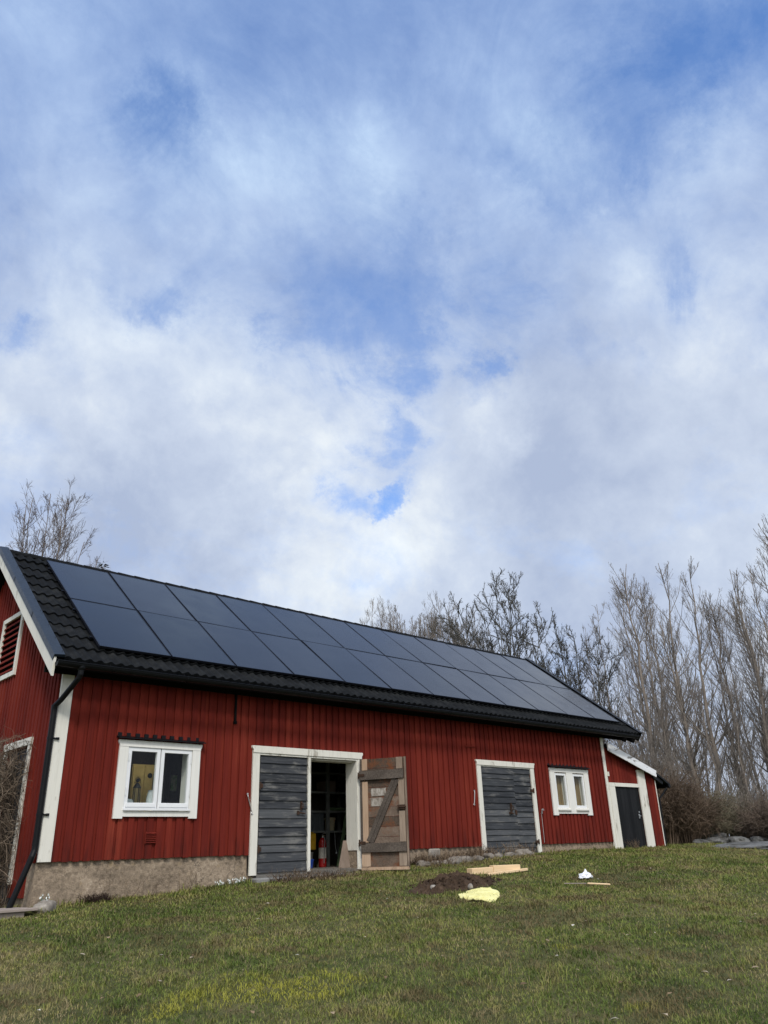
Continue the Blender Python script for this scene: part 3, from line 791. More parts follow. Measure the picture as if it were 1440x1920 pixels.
# wide door
mb = MB()
mb.box(3.164, 3.292, -.050, -.02, -.30, 1.485); mb.box(5.372, 5.462, -.050, -.02, -.295, 1.485)
mb.poly([(3.14, -.062, 1.592), (3.14, -.062, 1.56), (3.164, -.062, 1.525), (3.164, -.062, 1.486), (5.462, -.062, 1.486), (5.462, -.062, 1.525), (5.486, -.062, 1.56), (5.486, -.062, 1.592)], (0, .042, 0))
mb.box(3.293, 5.371, -.045, .0, 1.455, 1.4855)
mb.box(5.345, 5.371, -.045, .25, .0, 1.4545); mb.box(5.345, 5.371, -.045, -.02, -.29, 0)
mb.box(3.293, 3.318, .03, .25, -.29, 1.4545); mb.box(3.319, 5.344, .03, .25, 1.43, 1.4545)
df = mb.build('door_frame', MT['white_worn'], barn, label='white frame of the wide double door')
mb = MB(); plank_face(mb, 3.322, 4.265, -.275, 1.448, 13, -.005)
leaf = mb.build('door_leaf', MT['slate'], barn, label='closed dark slate leaf of horizontal boards')
mb = MB(); mb.box(4.268, 4.322, -.052, .01, -.285, 1.452); mb.build('meeting_stile', MT['white_worn'], leaf)
mb = MB()
for z in (.985, .06):
    mb = MB(); mb.box(3.30, 3.36, -.062, -.045, z-.03, z+.03); mb.tube([(3.31, -.062, z-.055), (3.31, -.062, z+.055)], .013, 8)
    mb.build('hinge', MT['rust'], leaf)
mb = MB(); mb.box(4.115, 4.145, -.058, -.040, .62, .76); mb.tube([(4.13, -.055, .66), (4.13, -.10, .66), (4.13, -.10, .72), (4.13, -.055, .74)], .008, 6); mb.box(4.05, 4.09, -.052, -.040, .56, .62); mb.tube([(4.09, -.06, .59), (4.20, -.06, .575)], .012, 6)
mb.build('latch', MT['rust'], leaf)
# open leaf, seen from its inner side
hx, hy = 5.405, -.075
du = Vector((5.80-hx, -.835-hy, 0)); lw = du.length; du.normalize()
nv = Vector((du.y, -du.x, 0))
if nv.dot(Vector((CAM.x-hx, CAM.y-hy, 0))) < 0: nv = -nv
def lf(p): return (hx+du.x*p[0]+nv.x*p[1], hy+du.y*p[0]+nv.y*p[1], p[2])
z0, z1 = -.285, 1.47; LH = z1-z0
mb = MB(lf)
n = 11
for k in range(n):
    a = z0+LH*k/n+.003; b2 = z0+LH*(k+1)/n-.002
    mb.box(.005, lw-.002, 0, .020+random.uniform(-.003, .003), a, b2)
oleaf = mb.build('door_leaf', MT['grey_wood'], barn, label='open weathered leaf showing its bare braced inner side')
def vz(v): return z1-LH*v
mb = MB(lf)
for u0, u1, v0, v1 in ((.056, .165, .0, .108), (.056, .172, .215, .772), (.02, .20, .862, .985)):
    mb.box(u0*lw, u1*lw, .024, .046, vz(v1), vz(v0))
mb.build('stile', MT['tan_wood'], oleaf)
mb = MB(lf); mb.box(.005*lw, .054*lw, .022, .040, vz(.775), vz(0)); mb.build('edge_strip', MT['ledge_wood'], oleaf)
mb = MB(lf)
for u0, u1, v0, v1 in ((.80, .93, .0, .11), (.83, .955, .205, .445), (.83, .955, .50, .775), (.80, .955, .862, .985)):
    mb.box(u0*lw, u1*lw, .024, .048, vz(v1), vz(v0))
mb.box(.97*lw, 1.0*lw, .021, .05, vz(.99), vz(.0))
mb.build('stile', MT['pale_wood'], oleaf)
def ob(name, mats, boxes):
    for u0, u1, v0, v1, d0, d1 in boxes:
        c0 = Vector(lf(((u0+u1)/2*lw, (d0+d1)/2, vz((v0+v1)/2))))
        mb = MB(lf); mb.box(u0*lw, u1*lw, d0, d1, vz(v1), vz(v0)); mb.build(name, mats, oleaf)
ob('ledge', MT['ledge_wood'], [(.0, .955, .115, .20, .0465, .075), (.02, .965, .78, .86, .0485, .075)])
mb = MB(lf)
A = Vector((.20*lw, .036, vz(.77))); Bq = Vector((.78*lw, .036, vz(.205))); dd = (Bq-A).normalized(); sd2 = Vector((dd.z, 0, -dd.x))
for o in (-.034, .034):
    p = [A+sd2*(o-.032), A+sd2*(o+.032), Bq+sd2*(o+.032), Bq+sd2*(o-.032)]
    mb.poly([tuple(q+Vector((0, -.014, 0))) for q in p], (0, .03, 0))
mb.build('brace', MT['ledge_wood'], oleaf)
mb = MB(lf)
mb.box(.81*lw, .965*lw, .049, .075, vz(.485), vz(.448)); mb.tube([(.84*lw, .08, vz(.466)), (.99*lw, .08, vz(.466))], .012, 6)
mb.build('latch', MT['rust'], oleaf)
mb = MB(lf)
for v in (.155, .775):
    mb = MB(lf); mb.box(-.02*lw, .12*lw, .076, .084, vz(v+.013), vz(v-.013)); mb.tube([(-.015*lw, .06, vz(v+.03)), (-.015*lw, .06, vz(v-.03))], .016, 8)
    mb.build('hinge', MT['rust'], oleaf)
mb = MB(lf); mb.box(.01*lw, .99*lw, -.004, .052, z0-.03, z0+.016); mb.build('bottom_rail', MT['tan_wood'], oleaf)
# pale wiped patch of old paint on the inner boards
m, nt, b = mat('chalky_paint', 0.9, 0.1)
t_ = noise(nt, position(nt, (1, 1, .5)), 22, 6, .7); setc(nt, b, ramp(nt, t_, [(.33, (.13, .10, .078)), (.62, (.44, .41, .365))]))
mb = MB(lf)
for k, (u0, u1) in enumerate(((.24, .56), (.22, .50))):
    zc = z0+LH*(n-4-k)/n
    pts = []
    for i in range(22):
        an = 2*math.pi*i/22; rr = 1+random.uniform(-.10, .08)
        pts.append(((u0+u1)/2*lw+(u1-u0)/2*lw*max(-1, min(1, 1.9*math.cos(an)))*rr, .0245, zc+LH/n/2+LH/n*.40*max(-1, min(1, 1.9*math.sin(an)))*rr))
    mb.poly(pts, (0, .0012, 0))
mb.build('paint_patch', m, oleaf)

# second door
mb = MB()
mb.box(8.60, 8.725, -.050, -.02, -.16, 1.525); mb.box(10.395, 10.515, -.050, -.02, -.20, 1.525)
mb.poly([(8.575, -.062, 1.628), (8.575, -.062, 1.60), (8.60, -.062, 1.565), (8.60, -.062, 1.526), (10.515, -.062, 1.526), (10.515, -.062, 1.565), (10.54, -.062, 1.60), (10.54, -.062, 1.628)], (0, .042, 0))
mb.box(8.726, 10.394, -.04, .0, 1.50, 1.5255)
df2 = mb.build('door_frame', MT['white_worn'], barn, label='white frame of the closed double door')
mb = MB(); plank_face(mb, 9.795, 10.385, -.20, 1.496, 14, .004)
l2 = mb.build('door_leaf', MT['slate'], barn, label='narrow closed dark leaf at the right')
mb = MB()
for z in (1.06, .04):
    mb = MB(); mb.box(10.33, 10.43, -.064, -.040, z-.028, z+.028); mb.tube([(10.42, -.064, z-.05), (10.42, -.064, z+.05)], .014, 8)
    mb.build('hinge', MT['rust'], l2)
mb = MB(); plank_face(mb, 8.73, 9.79, -.17, 1.496, 14, -.014)
l3 = mb.build('door_leaf', MT['slate'], barn, label='wide closed dark leaf at the left')
mb = MB(); mb.box(9.57, 9.61, -.070, -.048, .60, .80); mb.tube([(9.59, -.07, .66), (9.59, -.115, .66), (9.59, -.115, .73), (9.59, -.07, .75)], .009, 6); mb.box(9.52, 9.55, -.066, -.048, .575, .625); mb.tube([(9.53, -.075, .60), (9.64, -.075, .59)], .013, 6); mb.build('latch', MT['rust'], l3)
mb = MB(); mb.box(9.72, 9.77, -.066, -.048, .57, .66); mb.build('keyhole_plate', MT['rust'], l3)
mb = MB(); mb.box(9.62, 9.80, -.09, -.045, -.19, -.08); mb.build('patch_board', MT['stone'], l3)

# door hooks
for pts in ([(3.085, -.045, .86), (3.09, -.055, .82), (3.165, -.055, .60), (3.175, -.05, .575)], [(8.47, -.045, 1.02), (8.468, -.055, .99), (8.435, -.055, .78), (8.43, -.05, .755)]):
    mb = MB(); mb.tube(pts, .0085, 6); mb.lathe((pts[0][0], pts[0][1], pts[0][2]-.012), [(.016, 0), (.016, .024)], 8)
    x, y, z = pts[-1]; mb.tube([(x-.015, y-.01, z+.02), (x-.025, y-.01, z), (x-.005, y-.01, z-.012), (x+.015, y-.01, z+.002)], .006, 6)
    mb.build('door_hook', MT['steel'], barn)
mb = MB(); mb.tube([(10.64, -.03, .60), (10.64, -.055, .60), (10.64, -.06, .68), (10.66, -.09, .69)], .013, 6); mb.box(10.61, 10.67, -.1, -.07, .66, .675); mb.tube([(10.64, -.04, .60), (10.64, -.04, .02)], .006, 5)
mb.build('water_tap', MT['steel'], barn)

# ------------------------------------------------------------------ lean-to shed at the right end
shed = thing('lean_to_shed', 'small red lean-to shed with black door at the right end of the barn', 'shed', (14.6, 1.5, -.2))
SX0, SX1, SD = L+.04, 15.78, 3.0
def shed_top(s): return 2.17-(s-SX0)*.268-.03
mb = MB()
DO = [(13.74, 14.88, -.5, 1.23)]
base_wall(mb, front, SX0, SX1, -.35, shed_top, DO, -.10, 0)
boards(mb, front, SX0, SX1-.03, -.16, shed_top, DO, 0, .02, .13, .115, .006)
base_wall(mb, lambda s, z, d: (SX1+d, s, z), .002, SD, -.35, lambda s: shed_top(SX1), [], -.10, 0)
base_wall(mb, lambda s, z, d: (s, SD+d, z), SX0, SX1, -.35, shed_top, [], -.10, 0)
mb.build('wall', MT['red'], shed)
mb = MB(); mb.box(SX1-.028, SX1+.004, -.026, .0, -.15, shed_top(SX1)); mb.build('corner_strip', MT['white_worn'], shed)
mb = MB()
mb.box(13.498, 13.738, -.05, -.02, -.18, 1.23); mb.box(14.885, 15.245, -.048, -.02, -.17, 1.66)
mb.box(13.498, 14.884, -.054, -.02, 1.231, 1.315)
sf = mb.build('door_frame', MT['white_worn'], shed)
mb = MB()
for k in range(8): mb.box(13.742+k*.1425, 13.742+k*.1425+.1405, -.008+random.uniform(-.002, .002), .03, -.17, 1.228)
sdor = mb.build('door', MT['black_door'], shed)
mb = MB(); mb.lathe((14.735, -.012, .50), [(.02, 0), (.02, .10)], 8); mb.tube([(14.735, -.01, .555), (14.735, -.06, .555), (14.64, -.06, .55)], .010, 8); mb.tube([(14.735, -.008, .645), (14.735, -.03, .645)], .022, 10)
mb.build('handle', MT['steel'], sdor)
mb = MB()
pl = [(SX0, 2.17), (15.66, 2.17-(15.66-SX0)*.268), (16.36, 1.30)]
for (xa, za), (xb, zb) in zip(pl[:-1], pl[1:]):
    mb.hexa([(xa, -.13, za), (xb, -.13, zb), (xb, SD+.15, zb), (xa, SD+.15, za), (xa, -.13, za+.05), (xb, -.13, zb+.05), (xb, SD+.15, zb+.05), (xa, SD+.15, za+.05)])
xa, za = pl[1]
for k in range(5): mb.poly([(15.62, -.09+k*.75, 1.60), (16.1, -.09+k*.75, 1.42), (16.02, -.09+k*.75, 1.33), (15.62, -.09+k*.75, 1.49)], (0, .06, 0))
mb.tube([(16.30, -.14, 1.30), (16.30, SD+.15, 1.29)], .05, 8)
sroof = mb.build('roof', MT['black_metal'], shed)
mb = MB()
mb.hexa([(SX0-.03, -.165, 2.052), (15.60, -.165, 1.515), (15.60, -.135, 1.515), (SX0-.03, -.135, 2.052), (SX0-.03, -.165, 2.243), (15.68, -.165, 1.655), (15.68, -.135, 1.655), (SX0-.03, -.135, 2.243)])
mb.hexa([(SX0, -.19, 2.02), (15.58, -.19, 1.49), (15.58, -.1655, 1.49), (SX0, -.1655, 2.02), (SX0, -.19, 2.10), (15.62, -.19, 1.555), (15.62, -.1655, 1.555), (SX0, -.1655, 2.10)])
mb.build('bargeboard', MT['white_flaky'], sroof)
mb = MB(); mb.tube([(16.20, -.10, 1.25), (16.12, -.02, 1.12), (15.90, .0, .98), (15.86, .0, .3), (15.86, .0, -.2)], .026, 8); mb.build('downpipe', MT['black_metal'], shed)

# ------------------------------------------------------------------ things inside the tool room
MT['shelf'] = plain('grey_green_shelf_paint', (0.17, 0.18, 0.165), 0.7, 0.3)
MT['red_gloss'] = plain('red_gloss_paint', (0.34, 0.010, 0.010), 0.3, 0.5, var=0.1)
MT['paper'] = plain('printed_paper', (0.50, 0.48, 0.42), 0.7, 0.3, var=0.3, scale=40)
MT['green_paint'] = plain('worn_green_paint', (0.16, 0.24, 0.12), 0.6, 0.3, var=0.3)
MT['board'] = mottled('fibre_board', [(0.2, (0.17, 0.13, 0.10)), (0.8, (0.27, 0.21, 0.165))], 6, 0.9, 0.002, 80)
MT['cream_plastic'] = plain('cream_plastic', (0.50, 0.44, 0.28), 0.5, 0.4)
MT['blue_plastic'] = plain('blue_plastic', (0.02, 0.07, 0.38), 0.4, 0.5)
MT['grey_plastic'] = plain('grey_plastic', (0.22, 0.22, 0.21), 0.5, 0.4)
MT['yellow_plastic'] = plain('yellow_plastic', (0.55, 0.32, 0.02), 0.5, 0.4)
MT['chest'] = plain('dark_grey_chest_paint', (0.09, 0.105, 0.11), 0.6, 0.3)
MT['dark_iron'] = plain('dark_iron', (0.03, 0.03, 0.03), 0.5, 0.4)
MT['teal'] = plain('teal_glaze', (0.05, 0.22, 0.20), 0.25, 0.5)
MT['cloth'] = plain('white_cloth', (0.62, 0.66, 0.66), 0.9, 0.1, var=0.1)
MT['yellow_wall'] = plain('pale_yellow_paint', (0.80, 0.62, 0.24), 0.7, 0.3, var=0.12)

sh = thing('shelf_unit', 'grey timber shelving standing inside the open barn doorway', 'shelves', (6.4, 1.8, -.27))
mb = MB()
for x in (5.36, 5.96, 6.75, 7.5):
    for y in (1.5, 2.12): mb.box(x-.03, x+.03, y, y+.05, -.268, 2.0)
mb.build('post', MT['shelf'], sh)
for z in (.345, .70, 1.045, 1.40, 1.75):
    mb = MB(); mb.box(5.33, 7.53, 1.551, 2.119, z-.01, z+.012); mb.box(5.33, 7.53, 1.52, 1.5505, z-.022, z+.012); mb.build('shelf', MT['shelf'], sh)
ex = thing('fire_extinguisher', 'red fire extinguisher standing on the floor in the open doorway', 'fire extinguisher', (5.70, 1.36, -.27))
mb = MB(); mb.lathe((5.70, 1.36, -.268), [(.066, 0), (.072, .02), (.072, .42), (.06, .46), (.03, .49), (.022, .50)], 18); mb.build('body', MT['red_gloss'], ex, smooth=False)
mb = MB(); mb.lathe((5.70, 1.36, -.268), [(.0728, .15), (.0728, .33)], 18); mb.build('label_band', MT['paper'], ex)
mb = MB(); mb.lathe((5.70, 1.36, .232), [(.022, 0), (.02, .05)], 8); mb.beam((5.70, 1.38, .29), (5.70, 1.27, .31), .02, .012); mb.beam((5.70, 1.38, .275), (5.70, 1.29, .265), .02, .012); mb.build('valve', MT['steel'], ex)
mb = MB(); mb.tube([(5.70, 1.32, .25), (5.685, 1.275, .20), (5.675, 1.272, .05), (5.668, 1.274, -.20)], .009, 6); mb.build('hose', MT['grey_plastic'], ex)
ld = thing('step_ladder', 'green wooden step ladder leaning against the shelves', 'ladder', (6.3, 1.4, -.27))
mb = MB(); mb.beam((6.06, 1.34, -.265), (6.50, 1.50, 1.0), .06, .03, upv=(0, 1, 0)); mb.build('stile', MT['green_paint'], ld)
mb = MB(); mb.beam((6.62, 1.34, -.265), (6.72, 1.50, 1.0), .06, .03, upv=(0, 1, 0)); mb.build('stile', MT['green_paint'], ld)
for t in (.22, .44, .66, .88):
    mb = MB(); mb.box(6.06+.44*t+.02, 6.62+.10*t-.02, 1.34+.16*t-.07, 1.34+.16*t+.07, -.265+1.265*t-.012, -.265+1.265*t+.012); mb.box(6.06+.44*t+.02, 6.62+.10*t-.02, 1.34+.16*t-.08, 1.34+.16*t-.0705, -.265+1.265*t-.06, -.265+1.265*t+.012)
    mb.build('step', MT['green_paint'], ld)
lb = MB(); lb.poly([(5.06, .13, -.268), (5.325, .13, -.268), (5.335, .20, .0), (5.325, .23, .16), (5.255, .23, .16)], (.004, .014, 0)); o = lb.build('leaning_board', MT['board'])
props(o, 'brown sheet of board leaning in the foot of the open doorway', 'board')
o = MB(); o.lathe((6.17, 1.72, .357), [(.085, 0), (.105, .20), (.112, .20), (.112, .235), (.06, .24)], 18); b_ = o.build('plastic_tub', MT['cream_plastic']); props(b_, 'cream plastic tub on the shelf beside the ladder', 'tub')
mb = MB(); mb.box(5.40, 5.91, 1.58, 2.05, .357, .66, 0); mb.box(5.39, 5.92, 1.57, 2.06, .661, .69, 0)
for x in (5.5, 5.65, 5.8): mb.box(x-.012, x+.012, 1.565, 1.5795, .37, .65)
c_ = mb.build('storage_chest', MT['chest'], bevel=.004); props(c_, 'dark grey chest on the shelf behind the closed leaf', 'chest')
mb = MB(); mb.lathe((5.20, 1.15, -.268), [(.085, 0), (.105, .13), (.112, .13), (.112, .145), (.09, .145), (.08, .03)], 18); b_ = mb.build('bucket', MT['blue_plastic']); props(b_, 'blue plastic bucket on the doorway floor', 'bucket')
mb = MB(); mb.lathe((5.36, 1.40, -.268), [(.10, 0), (.12, .24), (.127, .24), (.127, .26), (.10, .26), (.09, .03)], 18); b_ = mb.build('bucket', MT['grey_plastic']); props(b_, 'grey bucket half hidden behind the blue bucket', 'bucket')
mb = MB(); mb.box(5.40, 5.60, 1.42, 1.50, .03, .31); mb.box(5.44, 5.56, 1.43, 1.49, .31, .335); b_ = mb.build('yellow_case', MT['yellow_plastic'], bevel=.02); props(b_, 'yellow case hanging below the lowest shelf', 'case')
mb = MB(); mb.lathe((6.32, 1.74, .712), [(.14, 0), (.19, .03), (.19, .05), (.12, .07)], 16); b_ = mb.build('flat_basket', MT['green_paint']); props(b_, 'flat green basket on the second shelf', 'basket')
mb = MB(); mb.box(6.02, 6.22, 1.6, 1.95, 1.058, 1.26); b_ = mb.build('carton', MT['board']); props(b_, 'brown carton high on the dim shelves', 'carton')
mb = MB(); mb.tube([(6.10, 1.49, .34), (6.11, 1.485, .1), (6.13, 1.48, -.02)], .004, 5); mb.lathe((6.13, 1.48, -.05), [(.012, 0), (.016, .02), (.006, .035)], 8); mb.build('pull_cord', MT['cloth'], sh)
# things in the large window
yc = thing('yellow_cupboard', 'pale yellow cupboard seen through the left pane of the large window', 'cupboard', (3.85, 5.2, -.27))
mb = MB(); mb.box(3.58, 4.12, 5.02, 5.4, -.268, 1.79); mb.build('carcass', MT['yellow_wall'], yc)
mb = MB(); mb.box(3.595, 3.845, 4.998, 5.019, -.2, 1.77); mb.box(3.855, 4.105, 4.998, 5.019, -.2, 1.77); mb.build('door', MT['yellow_wall'], yc)
mb = MB(); mb.tube([(3.83, 4.996, .9), (3.83, 4.97, .9), (3.83, 4.97, 1.0), (3.83, 4.996, 1.0)], .006, 6); mb.build('handle', MT['dark_iron'], yc)
for i, x in enumerate((3.71, 3.97)):
    mb = MB(); mb.tube([(x, 4.996, 1.47+.1*i), (x, 4.98, 1.47+.1*i)], .05 if i else .04, 14); b_ = mb.build('round_plaque', MT['dark_iron'])
    props(b_, ('small' if i == 0 else 'larger')+' dark round plaque hanging on the yellow cupboard', 'plaque', 'plaques on the yellow cupboard')
lt = thing('lantern', 'glass lantern on the sill behind the left pane of the large window', 'lantern', (1.44, .36, .70))
mb = MB(); mb.box(1.05, 2.09, .242, .52, .66, .70); b_ = mb.build('inner_sill', MT['white_sash'], barn)
mb = MB(); mb.lathe((1.44, .36, .70), [(.065, 0), (.07, .02), (.045, .03)], 12); mb.lathe((1.44, .36, .94), [(.06, 0), (.03, .05), (.012, .07)], 12)
for k in range(4):
    a = k*math.pi/2+.6; mb.tube([(1.44+.058*math.cos(a), .36+.058*math.sin(a), .725), (1.44+.052*math.cos(a), .36+.052*math.sin(a), .94)], .006, 5)
mb.tube([(1.40, .36, 1.0), (1.40, .36, 1.06), (1.44, .36, 1.09), (1.48, .36, 1.06), (1.48, .36, 1.0)], .004, 5); mb.build('frame', MT['dark_iron'], lt)
mb = MB(); mb.lathe((1.44, .36, .73), [(.05, 0), (.056, .1), (.048, .208)], 14); mb.build('globe', MT['glass'], lt)
mb = MB(); mb.lathe((1.24, .37, .701), [(.10, 0), (.12, .03), (.10, .075), (.05, .10)], 14); mb.lathe((1.37, .42, .701), [(.05, 0), (.06, .05), (.03, .085)], 12); b_ = mb.build('folded_cloth', MT['cloth'], smooth=True); props(b_, 'crumpled white cloth on the sill in the large window', 'cloth')
mb = MB(); mb.lathe((1.32, .47, .701), [(.03, 0), (.035, .10), (.032, .18), (.012, .22), (.012, .27)], 12); b_ = mb.build('bottle', MT['teal'], smooth=True); props(b_, 'teal bottle on the sill behind the white cloth', 'bottle')
mb = MB(); mb.lathe((1.76, .38, .701), [(.045, 0), (.05, .06), (.045, .09)], 12); b_ = mb.build('flower_pot', MT['board']); props(b_, 'small brown pot on the sill behind the right pane', 'pot')
mb = MB(); mb.box(1.86, 2.02, .6, .75, .70, 1.2); mb.box(1.9, 1.98, .62, .73, 1.2, 1.32); b_ = mb.build('hanging_coat', MT['dark_iron'], bevel=.03); props(b_, 'dark coat hanging behind the right pane of the large window', 'coat')

m, nt, b = mat('fill_lamp_tube', .4); setc(nt, b, (.9, .9, .9)); b.inputs['Emission Color'].default_value = (1, .93, .78, 1); b.inputs['Emission Strength'].default_value = 30.0; MT['lit'] = m
t = thing('unseen_fill_lamp', 'unseen tube lamp added under the barn ceiling to light the room', 'lamp', (3.6, 4.2, 2.02))  # added above the line of sight to brighten the cupboard and room
mb = MB(); mb.box(3.25, 3.95, 4.15, 4.25, 2.07, 2.118); mb.build('fitting', MT['white_sash'], t)
mb = MB(); mb.tube([(3.28, 4.2, 2.05), (3.92, 4.2, 2.05)], .013, 8); mb.build('tube', MT['lit'], t)
mb = MB(); mb.box(2.875, 2.985, 2.025, 2.038, 1.04, 1.30); m, nt, b = mat('green_print', .6); n_ = noise(nt, position(nt), 14, 3); setc(nt, b, ramp(nt, n_, [(.35, (.24, .50, .14)), (.6, (.75, .82, .50))]))
o = mb.build('picture', m); props(o, 'small green picture hanging behind the right pane of the large window', 'picture')
mb = MB(); mb.lathe((1.68, .40, .701), [(.05, 0), (.058, .06), (.05, .15), (.035, .19), (.042, .21)], 14); mb.tube([(1.725, .40, .87), (1.77, .40, .85), (1.77, .40, .77), (1.73, .40, .75)], .008, 6)
o = mb.build('jug', MT['cloth']); props(o, 'white jug on the sill behind the middle post of the large window', 'jug')
mb = MB(); mb.box(1.13, 1.28, .44, .51, .701, .93); mb.box(1.30, 1.36, .46, .51, .701, .84); o = mb.build('carton', MT['cream_plastic'], bevel=.006); props(o, 'cream cartons at the left end of the large window sill', 'carton')

# ------------------------------------------------------------------ things on the lawn
def noise3(p, s, seed=0):
    from mathutils import noise as mn
    return mn.fractal(Vector(p)*s+Vector((seed*7.3, seed*3.1, seed*5.7)), 1.0, 2.0, 5)
def blob_rock(c, sx, sy, sz, seed, sub=3, amp=.28):
    bm = bmesh.new(); bmesh.ops.create_icosphere(bm, subdivisions=sub, radius=1)
    a = seed*2.4; ca, sa = math.cos(a), math.sin(a)
    for v in bm.verts:
        d = 1+amp*noise3(v.co, 1.1, seed)+amp*.35*noise3(v.co, 3.5, seed+9)
        q = v.co*d; q = Vector((max(-1, min(1.05, q.x)), max(-1, min(1, q.y)), max(-.7, min(.95, q.z))))
        x, y = q.x*sx, q.y*sy
        v.co = Vector((c[0]+x*ca-y*sa, c[1]+x*sa+y*ca, c[2]+q.z*sz))
    me = bpy.data.meshes.new('stone'); bm.to_mesh(me); bm.free(); return me
DIRTP = [(4.08, -2.51), (4.86, -2.11), (5.35, -2.08), (5.71, -2.19), (5.72, -2.65), (4.97, -3.03), (4.44, -3.11), (4.03, -2.91)]
def make_dirt():
    cx, cy = 4.95, -2.56; n, k = 46, 120; V = []; F = []
    for i in range(n+1):
        r = i/n
        for j in range(k):
            a = 2*math.pi*j/k
            ex, ey = .96*math.cos(a), .46*math.sin(a)
            wob = 1+.20*noise3((math.cos(a), math.sin(a), 0), 1.3, 3)+.10*noise3((math.cos(a), math.sin(a), 0), 5, 4)
            x = cx+(ex*.97+ey*.2)*r*wob; y = cy+(ex*.06+ey)*r*wob
            prof = max(0, 1-r**1.35)
            h = .13*prof*(1+.55*noise3((x, y, 0), 1.6, 5))*(1-.35*(x-cx))
            h += (.065*noise3((x, y, 0), 7, 6)+.045*noise3((x, y, 0), 20, 8))*min(1, (1-r)*4+.15)
            V.append((x, y, gz(x, y)+h-.012))
    for i in range(n):
        for j in range(k): F.append((i*k+j, (i+1)*k+j, (i+1)*k+(j+1) % k, i*k+(j+1) % k))
    mb = MB(); mb.v = V; mb.f = F; mb.m = [0]*len(F)
    for q in range(240):      # clods
        a = random.uniform(0, 6.28); r = random.uniform(.1, 1.12)
        x = cx+1.02*math.cos(a)*r; y = cy+.52*math.sin(a)*r
        s = random.uniform(.008, .030)*(1.2 if r < .9 else .7); z = gz(x, y)+.11*max(0, 1-r**1.35)*(1-.35*(x-cx))+.01
        t = [(x+random.uniform(-s, s), y+random.uniform(-s, s), z+random.uniform(-s, s)*.8) for _ in range(6)]
        mb.add(t, [(0, 1, 2), (0, 2, 3), (0, 3, 4), (0, 4, 1), (5, 2, 1), (5, 3, 2), (5, 4, 3), (5, 1, 4)])
    m = mottled('dug_soil', [(0.2, (0.020, 0.0125, 0.008)), (0.5, (0.056, 0.035, 0.022)), (0.85, (0.115, 0.075, 0.048))], 8, 0.95, 0.02, 45)
    o = mb.build('dirt_pile', m); props(o, 'low pile of freshly dug dark soil on the lawn', 'soil pile')
make_dirt()
for i, (x, y, s) in enumerate(((4.36, -2.72, .045), (4.78, -3.02, .05), (5.38, -2.62, .028))):
    o = link_mesh('stone', blob_rock((x, y, gz(x, y)+.05), s, s*.8, s*.9, 40+i, 2), MT['stone'], smooth=True)
    props(o, ('small stone at the left end of the soil pile', 'small stone at the front foot of the soil pile', 'tiny pale stone on the right side of the soil pile')[i], 'stone', 'stones on the soil pile')
def lay(a, b2, w, h, name, m, z0=.0, za=0, zb=0, bev=.006):
    A = Vector((*a, gz(*a)+z0+h/2+za)); B = Vector((*b2, gz(*b2)+z0+h/2+zb)); d = B-A; ln = d.length
    mb = MB(); mb.box(-ln/2, ln/2, -w/2, w/2, 0, h)
    o = mb.build(name, m, bevel=bev)
    o.rotation_euler = d.to_track_quat('X', 'Z').to_euler(); o.location = (A+B)/2-Vector((0, 0, h/2))
    return o
props(lay((6.17, -1.80), (6.62, -1.86), .14, .095, 'timber_offcut', MT['new_wood'], .0), 'short pale timber offcut behind the soil pile, left of the pair', 'timber', 'pale timber on the lawn')
props(lay((6.625, -1.875), (7.12, -2.035), .14, .105, 'timber_offcut', MT['new_wood'], .012), 'longer pale timber offcut behind the soil pile, right of the pair', 'timber', 'pale timber on the lawn')
props(lay((6.27, -2.08), (7.26, -2.10), .06, .04, 'wooden_lath', MT['new_wood'], .0, 0, .02), 'thin pale lath lying in front of the timber offcuts', 'lath')
props(lay((6.40, -3.82), (6.53, -4.11), .035, .022, 'wooden_stick', MT['new_wood'], .035), 'short orange brown stick in the grass near the white bag', 'stick')
props(lay((6.14, -3.60), (6.39, -3.81), .018, .012, 'dry_stalk', MT['deck_wood'], .04), 'thin dry stalk in line with the orange stick', 'stalk')
